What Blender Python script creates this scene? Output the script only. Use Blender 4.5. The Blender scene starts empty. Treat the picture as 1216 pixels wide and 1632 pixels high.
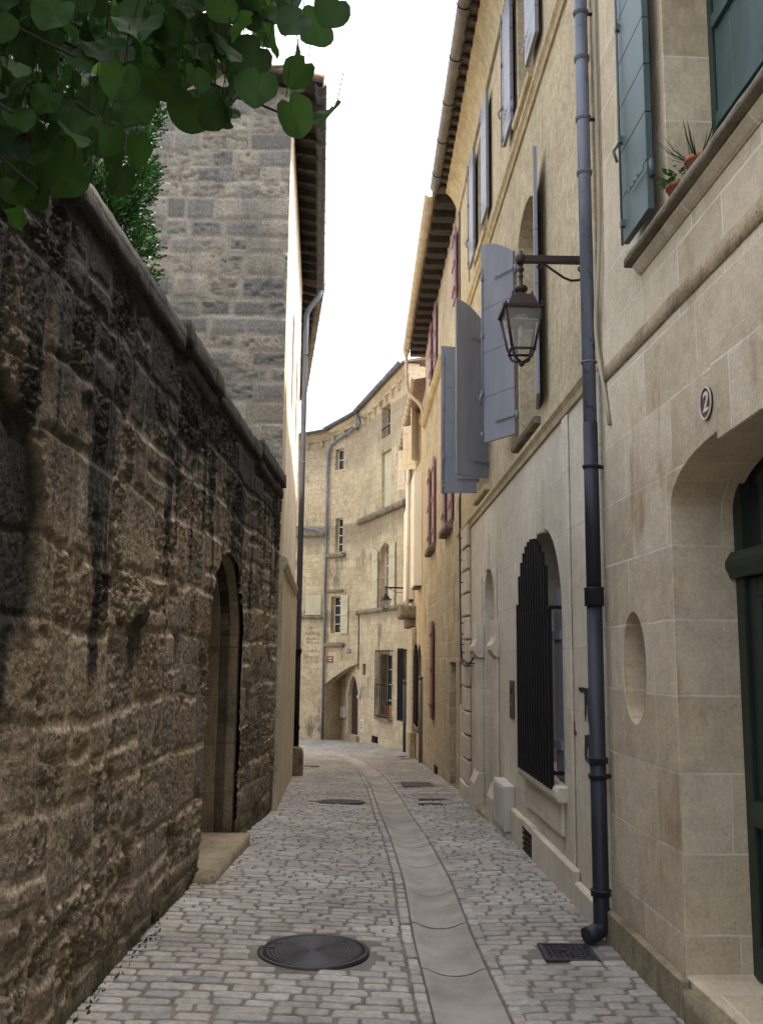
import bpy, bmesh, math, random
import numpy as np
from mathutils import Vector, Matrix
from mathutils.geometry import tessellate_polygon
random.seed(7); rng = np.random.default_rng(7)
SC = bpy.context.scene; COL = SC.collection

# ---------------------------------------------------------------- camera, sky, sun, exposure
FPX, PX, PY, EYE = 1500., 608., 816., 1.6          # focal length and centre in pixels of the 1216x1632 photo
_up = np.array([721-PX, PY+8848., -FPX]); _up /= np.linalg.norm(_up)
_y = np.array([0, 0, -1.]) - _up*(-_up[2]); _y /= np.linalg.norm(_y)
_x = np.cross(_y, _up)
RW = np.array([_x, _y, _up])                       # camera -> world
cam = bpy.data.cameras.new('camera'); camo = bpy.data.objects.new('camera', cam); COL.objects.link(camo)
cam.sensor_fit = 'VERTICAL'; cam.sensor_height = 24; cam.lens = 24*FPX/1632
cam.clip_start = .05; cam.clip_end = 2000
M = Matrix([list(r) for r in RW]).to_4x4(); M.translation = (0, 0, EYE); camo.matrix_world = M
SC.camera = camo

SUN_EL, SUN_AZ = math.radians(64), math.radians(74)   # azimuth from +Y towards +X
world = bpy.data.worlds.new('World'); SC.world = world; world.use_nodes = True
wn = world.node_tree; wn.nodes.clear()
sky = wn.nodes.new('ShaderNodeTexSky'); sky.sky_type = 'NISHITA'; sky.sun_disc = False
sky.sun_elevation = SUN_EL; sky.sun_rotation = SUN_AZ; sky.dust_density = 6; sky.ozone_density = .6; sky.air_density = 1.0
hs = wn.nodes.new('ShaderNodeHueSaturation'); hs.inputs['Saturation'].default_value = .38
bg = wn.nodes.new('ShaderNodeBackground'); bg.inputs[1].default_value = .15
wo = wn.nodes.new('ShaderNodeOutputWorld')
wn.links.new(sky.outputs[0], hs.inputs['Color']); wm = wn.nodes.new('ShaderNodeMix'); wm.data_type = 'RGBA'; wm.blend_type = 'MULTIPLY'; wm.inputs[0].default_value = 1; wm.inputs[7].default_value = (1.0, .985, .985, 1)
wn.links.new(hs.outputs[0], wm.inputs[6]); wn.links.new(wm.outputs[2], bg.inputs[0]); wn.links.new(bg.outputs[0], wo.inputs[0])
sl = bpy.data.lights.new('sun', 'SUN'); sl.energy = 3.2; sl.angle = math.radians(1.5); sl.color = (1, .95, .86)
so = bpy.data.objects.new('sun', sl); COL.objects.link(so)
so.rotation_euler = Vector((math.sin(SUN_AZ)*math.cos(SUN_EL), math.cos(SUN_AZ)*math.cos(SUN_EL), math.sin(SUN_EL))).to_track_quat('Z', 'Y').to_euler()
vs = SC.view_settings; vs.view_transform = 'Standard'; vs.look = 'None'; vs.exposure = 2.45; vs.gamma = 1; vs.use_curve_mapping = False
SC.cycles.max_bounces = 7; SC.cycles.diffuse_bounces = 4; SC.cycles.transparent_max_bounces = 8

# ---------------------------------------------------------------- measuring helpers (photo pixel -> point on a real plane)
def ray(x, y):
    d = RW @ np.array([x-PX, PY-y, -FPX]); return d/d[1]
XS = np.array([-50, 7, 9, 11, 13, 28.8, 33, 40, 80]); ZS = np.array([0, 0, -.06, -.15, -.255, -1.17, -1.33, -1.45, -1.6])
_gy = np.arange(-10, 90, .25); _gz = np.interp(_gy, XS, ZS); _gz = np.convolve(np.pad(_gz, 4, 'edge'), np.ones(9)/9, 'valid')
def gz(y): return np.interp(y, _gy, _gz)
_cx = np.array([[0, .62], [2.5, .52], [4.48, .44], [5.78, .39], [7.31, .37], [9.46, .29], [11.31, .20], [14.99, .07], [19., -.14], [22.9, -.49], [26.26, -.94], [28.3, -1.35], [31, -2.2], [33, -3.2], [40, -7]])
def xc(y): return np.interp(y, _cx[:, 0], _cx[:, 1])
def gzx(x, y): return gz(y) + .03*np.minimum(np.abs(x-xc(y)), 2.2) - .012
class Fr:                                          # a vertical facade plane: u along it, z up, w into the wall
    def __init__(s, p0, p1, right=True):
        s.p0 = np.array(p0, float); s.p1 = np.array(p1, float); d = s.p1-s.p0; s.L = float(np.hypot(*d)); s.d = d/s.L
        s.n = np.array([s.d[1], -s.d[0]])*(1 if right else -1)
    def P(s, u, z, w=0):
        q = s.p0+s.d*u+s.n*w; return (float(q[0]), float(q[1]), float(z))
    def px(s, x, y, w=0):
        d = ray(x, y); n = s.n; t = (n@(s.p0+s.n*w))/(n@d[:2]); P = d*t
        return float((P[:2]-s.p0)@s.d), float(P[2]+EYE)
    def base(s, u): p = s.P(u, 0); return float(gz(p[1]))
H2 = Fr((1.651, -1), (1.36, 5.75)); MF = Fr((1.36, 5.75), (1.19, 14.2)); TF = Fr((1.19, 14.2), (1.02, 21.9)); F4 = Fr((1.02, 21.9), (.83, 28.8))
FA = Fr((.83, 28.8), (-.735, 33.4)); FB = Fr((-.735, 33.4), (-2.0, 34.6)); FC = Fr((-2.0, 34.6), (-7, 35.7))
LW = Fr((-1.395, 0), (-1.187, 11), False); LH = Fr((-1.20, 11.05), (-1.585, 17.4), False); L2 = Fr((-1.62, 17.45), (-2.72, 26.4), False)
WLD = Fr((0, 0), (1, 0)); WLD.n = np.array([0., 1.])

# ---------------------------------------------------------------- scene-tree helpers
def thing(name, label, cat, loc=(0, 0, 0), group=None):
    o = bpy.data.objects.new(name, None); COL.objects.link(o); o.location = loc; o.empty_display_size = .2
    o['label'] = label; o['category'] = cat
    if group: o['group'] = group
    return o
def world_loc(o):
    return (world_loc(o.parent) if o.parent else Vector()) + Vector(o.location) if o else Vector()
class MB:
    def __init__(s): s.v = []; s.f = []; s.sm = []
    def add(s, vs, fs, smooth=False):
        b = len(s.v); s.v += [tuple(map(float, p)) for p in vs]
        for f in fs: s.f.append([i+b for i in f]); s.sm.append(smooth)
    def box(s, F, u0, u1, z0, z1, w0, w1):
        p = [F.P(u, z, w) for w in (w0, w1) for z in (z0, z1) for u in (u0, u1)]
        s.add(p, [(0, 1, 3, 2), (4, 6, 7, 5), (0, 4, 5, 1), (2, 3, 7, 6), (0, 2, 6, 4), (1, 5, 7, 3)]); return s
    def obox(s, c, a, b, h, la, lb, z0, z1):       # box at plan point c, axes a, b, centred
        q = []
        for z in (z0, z1):
            for i in (-.5, .5):
                for j in (-.5, .5): q.append((c[0]+a[0]*la*j+b[0]*lb*i, c[1]+a[1]*la*j+b[1]*lb*i, z))
        s.add(q, [(0, 1, 3, 2), (4, 6, 7, 5), (0, 4, 5, 1), (2, 3, 7, 6), (0, 2, 6, 4), (1, 5, 7, 3)]); return s
    def prism(s, F, out, w0, w1, holes=()):
        loops = [list(out)]+[list(h) for h in holes]; flat = [p for l in loops for p in l]; n = len(flat)
        tri = tessellate_polygon([[Vector((a, b, 0)) for a, b in l] for l in loops])
        v = [F.P(u, z, w0) for u, z in flat]+[F.P(u, z, w1) for u, z in flat]
        f = [tuple(t) for t in tri]+[tuple(i+n for i in reversed(t)) for t in tri]; k = 0
        for l in loops:
            m = len(l)
            for i in range(m): f.append((k+i, k+(i+1) % m, k+(i+1) % m+n, k+i+n))
            k += m
        s.add(v, f); return s
    def sweep(s, F, prof, u0, u1, dz=0):           # closed (w,z) section along the facade
        n = len(prof); v = [F.P(u0, z, w) for w, z in prof]+[F.P(u1, z+dz, w) for w, z in prof]
        s.add(v, [tuple(range(n)), tuple(range(2*n-1, n-1, -1))]+[(i, (i+1) % n, (i+1) % n+n, i+n) for i in range(n)]); return s
    def tube(s, pts, r, n=10, caps=True):
        pts = [Vector(p) for p in pts]; m = len(pts); rs = r if isinstance(r, (list, tuple)) else [r]*m; v = []; prev = None
        for i, p in enumerate(pts):
            t = (pts[min(i+1, m-1)]-pts[max(i-1, 0)]).normalized()
            a = t.orthogonal().normalized() if prev is None else (prev-t*prev.dot(t)).normalized()
            prev = a; b = t.cross(a)
            v += [p+(a*math.cos(2*math.pi*k/n)+b*math.sin(2*math.pi*k/n))*rs[i] for k in range(n)]
        f = [(i*n+k, i*n+(k+1) % n, (i+1)*n+(k+1) % n, (i+1)*n+k) for i in range(m-1) for k in range(n)]
        s.add(v, f, True)
        if caps: s.add(v[:n], [tuple(range(n))]); s.add(v[-n:], [tuple(range(n))])
        return s
    def lathe(s, c, prof, n=24, sx=1, sy=1):
        v = [(c[0]+r*sx*math.cos(2*math.pi*k/n), c[1]+r*sy*math.sin(2*math.pi*k/n), c[2]+z) for r, z in prof for k in range(n)]; m = len(prof)
        s.add(v, [(i*n+k, i*n+(k+1) % n, (i+1)*n+(k+1) % n, (i+1)*n+k) for i in range(m-1) for k in range(n)], n > 6)
        for i in (0, m-1):
            if prof[i][0] > 1e-4: s.add(v[i*n:(i+1)*n], [tuple(range(n))])
        return s
    def build(s, name, mat, parent=None, bevel=0, fix=True, seg=1):
        me = bpy.data.meshes.new(name); me.from_pydata(s.v, [], s.f); me.polygons.foreach_set('use_smooth', s.sm)
        if fix:
            bm = bmesh.new(); bm.from_mesh(me)
            bmesh.ops.remove_doubles(bm, verts=bm.verts, dist=1e-5); bmesh.ops.recalc_face_normals(bm, faces=bm.faces)
            bm.to_mesh(me); bm.free()
        return link(name, me, mat, parent, bevel, seg)
def auto_uv(me):
    uv = me.uv_layers.new(name='UVMap'); n = len(me.polygons); nl = len(me.loops)
    no = np.empty(n*3); me.polygons.foreach_get('normal', no); no = no.reshape(-1, 3)
    lt = np.empty(n, int); me.polygons.foreach_get('loop_total', lt)
    vi = np.empty(nl, int); me.loops.foreach_get('vertex_index', vi)
    co = np.empty(len(me.vertices)*3); me.vertices.foreach_get('co', co); co = co.reshape(-1, 3)[vi]
    N = np.repeat(no, lt, 0); h = np.hypot(N[:, 0], N[:, 1]); hh = np.maximum(h, 1e-6)
    tx, ty = -N[:, 1]/hh, N[:, 0]/hh; fl = np.where((np.abs(ty) > np.abs(tx)), np.sign(ty), np.sign(tx))
    u = (co[:, 0]*tx+co[:, 1]*ty)*fl; vv = co[:, 2].copy(); up = h < .6
    u[up] = co[up, 0]; vv[up] = co[up, 1]
    uv.data.foreach_set('uv', np.stack([u, vv], 1).ravel())
def link(name, me, mat, parent=None, bevel=0, seg=1):
    auto_uv(me); o = bpy.data.objects.new(name, me); COL.objects.link(o)
    if mat: me.materials.append(mat)
    if parent:
        o.parent = parent
        if not parent.data: o.matrix_parent_inverse = Matrix.Translation(-Vector(parent.location))
    if bevel:
        b = o.modifiers.new('bevel', 'BEVEL'); b.width = bevel; b.segments = seg; b.limit_method = 'ANGLE'; b.angle_limit = math.radians(40)
    return o
def tag(o, label, cat, group=None):
    o['label'] = label; o['category'] = cat
    if group: o['group'] = group
    return o
def structure(o): o['kind'] = 'structure'; return o

# ---------------------------------------------------------------- materials
class NT:
    def __init__(s, name):
        s.m = bpy.data.materials.new(name); s.m.use_nodes = True; s.t = s.m.node_tree; s.t.nodes.clear()
        s.out = s.n('ShaderNodeOutputMaterial'); s.b = s.n('ShaderNodeBsdfPrincipled'); s.t.links.new(s.b.outputs[0], s.out.inputs[0])
        s.b.inputs['Specular IOR Level'].default_value = .3
    def n(s, k, **kw):
        o = s.t.nodes.new(k)
        for a, v in kw.items(): setattr(o, a, v)
        return o
    def set(s, i, v):
        if hasattr(v, 'is_linked') or hasattr(v, 'links'): s.t.links.new(v, i)
        elif isinstance(v, (tuple, list)) and len(v) == 3 and i.type == 'RGBA': i.default_value = (*v, 1)
        else: i.default_value = v
    def math(s, op, a, b=0, clamp=False):
        o = s.n('ShaderNodeMath', operation=op, use_clamp=clamp); s.set(o.inputs[0], a); s.set(o.inputs[1], b); return o.outputs[0]
    def vm(s, op, a, b):
        o = s.n('ShaderNodeVectorMath', operation=op); s.set(o.inputs[0], a); s.set(o.inputs[3 if op == 'SCALE' else 1], b); return o.outputs[0]
    def mix(s, f, a, b, mode='MIX'):
        o = s.n('ShaderNodeMix', data_type='RGBA', blend_type=mode); s.set(o.inputs[0], f); s.set(o.inputs[6], a); s.set(o.inputs[7], b); return o.outputs[2]
    def noise(s, co, sc, det=4, rough=.55, out=0):
        o = s.n('ShaderNodeTexNoise'); s.set(o.inputs['Vector'], co); o.inputs['Scale'].default_value = sc; o.inputs['Detail'].default_value = det; o.inputs['Roughness'].default_value = rough
        return o.outputs[out]
    def ramp(s, f, lo, hi, a=0., b=1.):
        o = s.n('ShaderNodeMapRange', interpolation_type='SMOOTHSTEP'); s.set(o.inputs[0], f)
        for i, v in zip((1, 2, 3, 4), (lo, hi, a, b)): o.inputs[i].default_value = v
        return o.outputs[0]
    def scale(s, co, v):
        o = s.n('ShaderNodeMapping'); s.set(o.inputs[0], co); o.inputs['Scale'].default_value = v; return o.outputs[0]
    def bump(s, h, st, dist=.02):
        o = s.n('ShaderNodeBump'); s.set(o.inputs['Height'], h); o.inputs['Strength'].default_value = st; o.inputs['Distance'].default_value = dist; s.t.links.new(o.outputs[0], s.b.inputs['Normal'])
    def done(s, col, rough=.9, metal=0):
        s.set(s.b.inputs['Base Color'], col); s.set(s.b.inputs['Roughness'], rough); s.b.inputs['Metallic'].default_value = metal; return s.m
def grey(v): return (v, v, v)
def stone(name, a, b, mort, bw=.5, bh=.28, ms=.008, wob=.02, mortar_amt=1., var=1., stain=None, stain_amt=.0, stain_lo=.5, ss=(1.2, .3), zst=(), moss=None, pit=.3, bump=.5, fine=55, mott=2.2, grain=1.):
    t = NT(name); uvn = t.n('ShaderNodeUVMap'); uv = uvn.outputs[0]
    ob = t.n('ShaderNodeTexCoord').outputs['Object']
    nz = t.n('ShaderNodeTexNoise'); t.set(nz.inputs['Vector'], uv); nz.inputs['Scale'].default_value = 3.0; nz.inputs['Detail'].default_value = 3
    d = t.vm('SCALE', t.vm('SUBTRACT', nz.outputs['Color'], (.5, .5, .5)), wob*2)
    p = t.vm('ADD', uv, d)
    br = t.n('ShaderNodeTexBrick', offset=.5, offset_frequency=2, squash=.72, squash_frequency=3); t.set(br.inputs['Vector'], p)
    for k, v in (('Color1', grey(0)), ('Color2', grey(1)), ('Mortar', grey(.5))): br.inputs[k].default_value = (*v, 1)
    for k, v in (('Scale', 1), ('Mortar Size', ms), ('Mortar Smooth', .3), ('Brick Width', bw), ('Row Height', bh)): br.inputs[k].default_value = v
    tone = br.outputs['Color']; mf = t.math('MULTIPLY', br.outputs['Fac'], t.math('MULTIPLY', t.ramp(t.noise(ob, 2.6, 6, .6), .36, .60, .22, 1.), mortar_amt))
    n1 = t.noise(ob, mott, 8, .62); n2 = t.noise(ob, fine, 5, .6); n3 = t.noise(ob, 9, 6, .65)
    f = t.math('ADD', t.math('MULTIPLY', tone, .55*var), t.math('MULTIPLY', t.ramp(n1, .3, .7), .45 if grain > .9 else .28), True)
    c = t.mix(f, a, b)
    c = t.mix(1, c, t.mix(t.ramp(n3, .25, .75), grey(1-.26*grain), grey(1+.14*grain)), 'MULTIPLY')
    c = t.mix(1, c, t.mix(t.ramp(n2, .3, .7), grey(1-.20*grain), grey(1+.12*grain)), 'MULTIPLY')
    c = t.mix(1, c, t.mix(t.ramp(t.noise(ob, .75, 5, .6), .33, .68), (.88, .87, .85, 1), (1.06, 1.055, 1.04, 1)), 'MULTIPLY')
    c = t.mix(t.math('MULTIPLY', t.ramp(t.noise(t.scale(uv, (4.5, .22, 1)), 1.3, 6, .65),   .58, .76), .20), c, (a[0]*.50, a[1]*.47, a[2]*.42))
    vo = t.n('ShaderNodeTexVoronoi'); t.set(vo.inputs['Vector'], t.vm('ADD', ob, t.vm('SCALE', nz.outputs['Color'], .1))); vo.inputs['Scale'].default_value = 34
    pm = t.math('MULTIPLY', t.ramp(vo.outputs['Distance'], .0, .33, 1, 0), t.ramp(t.noise(ob, 3.3, 5), .47, .62))
    c = t.mix(t.math('MULTIPLY', pm, .55*pit*2, True), c, (a[0]*.42, a[1]*.38, a[2]*.33))
    c = t.mix(t.math('MULTIPLY', mf, .85), c, mort)
    if stain:
        s1 = t.noise(t.scale(uv, (ss[0], ss[1], 1)), 1.6, 7, .6); s2 = t.noise(t.scale(uv, (5, .5, 1)), 1.4, 6, .65)
        sf = t.ramp(t.math('ADD', t.math('MULTIPLY', s1, .7), t.math('MULTIPLY', s2, .3)), stain_lo, stain_lo+.13)
        sx = t.n('ShaderNodeSeparateXYZ'); t.set(sx.inputs[0], uv); sf = t.math('MULTIPLY', sf, stain_amt)
        for z0, z1, amt, wid in zst:               # streaks that hang from a ledge at z1 and thin out towards z0
            sn = t.noise(t.scale(uv, (wid, .25, 1)), 1.0, 6, .65); hang = t.ramp(sx.outputs[1], z0, z1)
            top = t.ramp(sx.outputs[1], z1+.02, z1+.06, 1, 0)
            q = t.math('MULTIPLY', t.ramp(t.math('ADD', t.math('MULTIPLY', sn, .8), t.math('MULTIPLY', hang, .5)), .55, .85), t.math('MULTIPLY', top, amt))
            sf = t.math('MAXIMUM', sf, t.math('MULTIPLY', q, t.ramp(sx.outputs[1], z0-.1, z0+.1)))
        c = t.mix(sf, c, t.mix(n3, (stain[0]*.6, stain[1]*.6, stain[2]*.6), (stain[0]*1.4, stain[1]*1.4, stain[2]*1.4)))
    if moss:
        sx = t.n('ShaderNodeSeparateXYZ'); t.set(sx.inputs[0], ob)
        q = t.math('MULTIPLY', t.ramp(t.math('ADD', sx.outputs[2], t.math('MULTIPLY', n1, .9)), moss[1], moss[1]+.45, 1, 0), moss[2])
        c = t.mix(q, c, moss[0])
    h = t.math('ADD', t.math('MULTIPLY', mf, -.7), t.math('ADD', t.math('MULTIPLY', n3, .55), t.math('MULTIPLY', n2, .28)))
    h = t.math('SUBTRACT', h, t.math('MULTIPLY', pm, .7*pit)); h = t.math('ADD', h, t.math('MULTIPLY', tone, .12*var))
    t.bump(h, bump, .03)
    return t.done(c, .93)
def paint(name, col, rough=.45, dirt=.25, metal=0, wear=None, sc=6, stretch=(1, 1, .25), bump=.06):
    t = NT(name); ob = t.n('ShaderNodeTexCoord').outputs['Object']
    n = t.noise(t.scale(ob, stretch), sc, 7, .6); n2 = t.noise(ob, 70, 4)
    c = t.mix(t.ramp(n, .3, .75), tuple(v*(1-dirt) for v in col), tuple(v*(1+dirt*.4) for v in col))
    if wear: c = t.mix(t.math('MULTIPLY', t.ramp(t.noise(ob, 11, 8, .7), .57, .66), wear[1]), c, wear[0])
    t.bump(n2, bump, .01)
    return t.done(c, t.math('ADD', t.math('MULTIPLY', n, .25), rough-.1), metal)
def attr(t, name): return t.n('ShaderNodeAttribute', attribute_name=name).outputs['Fac']

m_h2 = stone('ashlar_tan_stone', (.44, .365, .25), (.61, .53, .40), (.66, .60, .50), .74, .36, .006, .009, .95, 1.2, (.25, .17, .085), .7, .525, (.9, .6), moss=((.10, .085, .045), .15, .75), pit=.3, bump=.30, zst=(), grain=.6)
m_midlow = stone('ashlar_pale_stone', (.54, .48, .385), (.66, .61, .51), (.36, .30, .21), .7, .42, .005, .004, .7, .9, (.22, .155, .075), .5, .60, (1.5, .35), pit=.12, bump=.22, moss=((.12, .11, .06), -.1, .6), grain=.5)
m_midup = stone('ochre_lime_render', (.45, .375, .24), (.55, .475, .335), (.47, .395, .26), .62, .3, .004, .012, .45, .35, (.30, .21, .09), .5, .55, (3, .25), pit=.12, bump=.4, fine=40)
m_trim = stone('ochre_trim_stone', (.45, .37, .225), (.55, .46, .30), (.42, .33, .2), 1.4, .5, .003, .003, .6, .5, (.25, .17, .08), .5, .55, pit=.08, bump=.2)
m_rub = stone('yellow_rubble_stone', (.38, .315, .215), (.53, .465, .35), (.49, .43, .32), .48, .27, .016, .05, .9, 1., (.19, .12, .055), .7, .53, (1.2, .6), pit=.45, bump=.8)
m_far = stone('cream_ashlar_stone', (.43, .35, .225), (.56, .475, .33), (.26, .205, .125), .6, .3, .009, .012, .9, 1.1, (.10, .085, .068), .75, .52, (.75, .45), pit=.1, bump=.5,
              zst=((4.7, 6.38, .5, 2.6), (2.3, 3.22, .45, 2.6), (7.0, 9.9, .35, 1.2)))
m_gable = stone('weathered_grey_rubble', (.20, .175, .135), (.34, .30, .23), (.31, .275, .21), .46, .235, .016, .05, .85, 1., (.075, .072, .070), .93, .475, (1.1, 1.3), pit=.9, bump=1.0)
m_plas = stone('cream_plaster', (.49, .41, .295), (.57, .50, .375), (.52, .44, .32), 2.5, 1.2, .002, .01, .2, .3, (.32, .22, .11), .5, .55, (2.5, .3), pit=.05, bump=.3)
m_facade = stone('pale_lime_wash', (.64, .58, .47), (.73, .68, .57), (.6, .52, .4), 1.2, .45, .003, .01, .3, .4, (.4, .29, .16), .4, .55, (3, .2), pit=.05, bump=.25)
m_dark = stone('black_stained_coping', (.020, .018, .016), (.055, .047, .039), (.03, .027, .022), .9, .4, .01, .04, .8, 1., (.13, .105, .075), .4, .62, pit=.5, bump=1.)
m_sill = stone('weathered_sill_stone', (.16, .13, .095), (.30, .255, .19), (.15, .12, .09), 1.5, .5, .003, .02, .5, .8, (.05, .045, .04), .8, .5, (1.5, 1.5), pit=.4, bump=.8)
m_step = stone('worn_step_stone', (.24, .20, .13), (.34, .29, .2), (.2, .16, .1), 1.2, .9, .004, .01, .6, .8, (.10, .085, .05), .7, .52, (1.5, 1.5), pit=.25, bump=.5)
m_lilac = paint('lilac_grey_paint', (.205, .21, .238), .42, .14)
m_green = paint('green_shutter_paint', (.085, .128, .128), .45, .25, wear=((.16, .2, .2), .35))
m_green2 = paint('deep_green_shutter_paint', (.045, .085, .08), .45, .25)
m_dgreen = paint('dark_green_door_paint', (.020, .034, .024), .38, .3)
m_dframe = paint('dark_green_frame_paint', (.022, .042, .034), .45, .3)
m_mauve = paint('mauve_paint', (.30, .17, .21), .6, .15)
m_red = paint('faded_red_paint', (.22, .075, .07), .6, .3)
m_cream = paint('cream_paint', (.47, .44, .31), .6, .15)
m_white = paint('white_cladding_paint', (.86, .82, .72), .5, .06)
m_zinc = paint('blue_grey_zinc', (.19, .215, .27), .5, .45, .25, wear=((.05, .06, .09), .8), sc=3)
m_iron = paint('dark_cast_iron', (.033, .037, .049), .5, .4, .2)
m_black = paint('black_iron', (.006, .006, .0075), .7, .3, .2)
m_lamp = paint('brown_lamp_paint', (.040, .022, .020), .42, .35, .1)
m_gut = paint('weathered_zinc_gutter', (.20, .18, .155), .55, .35, .2)
m_gutc = paint('cream_gutter_paint', (.56, .47, .33), .5, .2)
m_gutb = paint('dark_grey_gutter', (.085, .085, .09), .55, .35, .2)
m_wood = paint('dark_weathered_wood', (.035, .024, .016), .8, .5, stretch=(6, 6, .4), bump=.4)
m_raft = paint('old_rafter_wood', (.05, .042, .036), .85, .5, stretch=(2, 2, 2), bump=.4)
m_tile = paint('terracotta_tile', (.21, .14, .10), .85, .45, stretch=(2, 2, 2), bump=.4)
m_terra = paint('terracotta_pot', (.33, .12, .06), .8, .3, stretch=(1, 1, 1))
m_brown = paint('brown_metal_panel', (.06, .045, .035), .55, .3)
m_grey = paint('pale_grey_metal', (.40, .38, .33), .55, .2)
m_cab = paint('beige_cabinet_paint', (.52, .49, .43), .55, .15)
m_cable = paint('cable_black', (.02, .018, .018), .6, .2)
m_conduit = paint('painted_conduit', (.33, .29, .21), .6, .25)
m_redsign = paint('maroon_enamel', (.19, .035, .03), .35, .15)
m_plate = paint('maroon_number_plate', (.075, .035, .035), .35, .2)
m_blue = paint('blue_enamel', (.025, .03, .12), .35, .1)
m_ivory = paint('ivory_enamel', (.62, .55, .48), .5, .15)
m_bark = paint('twig_bark', (.022, .016, .012), .85, .3)
m_graf = paint('black_graffiti_paint', (.02, .02, .02), .6, .3)
m_grafr = paint('red_graffiti_paint', (.18, .03, .03), .6, .3)
m_soot = paint('faded_black_lettering', (.10, .08, .06), .9, .4)
def glassdark(name, col):
    t = NT(name); m = t.done(col, .12); t.b.inputs['Specular IOR Level'].default_value = .5; return m
m_glass = glassdark('dark_window_glass', (.03, .034, .04))
m_curt = glassdark('curtained_window_glass', (.16, .17, .19))
def clear_glass():
    t = NT('lantern_glass'); tr = t.n('ShaderNodeBsdfTransparent'); tr.inputs[0].default_value = (.86, .87, .88, 1); gl = t.n('ShaderNodeBsdfGlossy'); gl.inputs['Roughness'].default_value = .08
    df = t.n('ShaderNodeBsdfDiffuse'); df.inputs[0].default_value = (.55, .55, .52, 1)
    a = t.n('ShaderNodeMixShader'); a.inputs[0].default_value = .10; t.t.links.new(tr.outputs[0], a.inputs[1]); t.t.links.new(gl.outputs[0], a.inputs[2])
    b = t.n('ShaderNodeMixShader'); b.inputs[0].default_value = .16; t.t.links.new(a.outputs[0], b.inputs[1]); t.t.links.new(df.outputs[0], b.inputs[2])
    t.t.links.new(b.outputs[0], t.out.inputs[0]); return t.m
m_lglass = clear_glass()
def leafmat(name, a, b, trans, tc):
    t = NT(name); tone = attr(t, 'tone'); ob = t.n('ShaderNodeTexCoord').outputs['Object']
    c = t.mix(tone, a, b); c = t.mix(1, c, t.mix(t.ramp(t.noise(ob, 30, 4), .3, .7), grey(.75), grey(1.1)), 'MULTIPLY')
    t.done(c, .55); t.b.inputs['Specular IOR Level'].default_value = .22; tl = t.n('ShaderNodeBsdfTranslucent'); t.set(tl.inputs[0], t.mix(1, t.mix(tone, grey(.5), grey(1.2)), tc, 'MULTIPLY'))
    mx = t.n('ShaderNodeMixShader'); mx.inputs[0].default_value = trans; t.t.links.new(t.b.outputs[0], mx.inputs[1]); t.t.links.new(tl.outputs[0], mx.inputs[2])
    t.t.links.new(mx.outputs[0], t.out.inputs[0]); return t.m
m_leaf = leafmat('judas_tree_leaf', (.012, .034, .009), (.030, .078, .016), .42, (.07, .165, .027))
m_cyp = leafmat('thuja_spray', (.007, .020, .007), (.030, .085, .020), .05, (.04, .12, .015))
m_plant = leafmat('pot_plant_leaf', (.04, .11, .03), (.09, .2, .06), .25, (.08, .2, .04))
m_weed = leafmat('weed_leaf', (.03, .05, .015), (.07, .11, .03), .2, (.06, .12, .03))

# ---------------------------------------------------------------- numpy noise
def _hash(i, j, s): 
    n = (i.astype(np.int64)*374761393+j.astype(np.int64)*668265263+s*974634533) & 0x7fffffff
    n = (n ^ (n >> 13))*1274126177 & 0x7fffffff; n = n ^ (n >> 16); return (n & 0xffff)/65535.
def vn(x, y, s=0):
    i = np.floor(x); j = np.floor(y); a = x-i; b = y-j; a = a*a*(3-2*a); b = b*b*(3-2*b)
    return (_hash(i, j, s)*(1-a)+_hash(i+1, j, s)*a)*(1-b)+(_hash(i, j+1, s)*(1-a)+_hash(i+1, j+1, s)*a)*b
def fbm(x, y, s=0, o=5, g=.55):
    t = 0; a = 1; k = 0
    for q in range(o): t = t+a*vn(x*2**q, y*2**q, s+q*17); k += a; a *= g
    return t/k
def sstep(x, a, b): t = np.clip((x-a)/(b-a), 0, 1); return t*t*(3-2*t)
def fattr(me, name, arr, dom='POINT'):
    a = me.attributes.new(name, 'FLOAT', dom); a.data.foreach_set('value', np.asarray(arr, np.float32))
def grid_mesh(name, P, keep=None):
    n, m = P.shape[:2]; idx = np.arange(n*m).reshape(n, m)
    q = np.stack([idx[:-1, :-1], idx[1:, :-1], idx[1:, 1:], idx[:-1, 1:]], -1).reshape(-1, 4)
    if keep is not None: q = q[keep.reshape(-1)]
    me = bpy.data.meshes.new(name); me.vertices.add(n*m); me.vertices.foreach_set('co', P.reshape(-1).astype(np.float32))
    me.loops.add(q.size); me.loops.foreach_set('vertex_index', q.reshape(-1).astype(np.int32))
    me.polygons.add(len(q)); me.polygons.foreach_set('loop_start', (np.arange(len(q))*4).astype(np.int32)); me.polygons.foreach_set('loop_total', np.full(len(q), 4, np.int32))
    me.update(calc_edges=True); me.validate(); me.polygons.foreach_set('use_smooth', np.ones(len(me.polygons), bool)); return me

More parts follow.
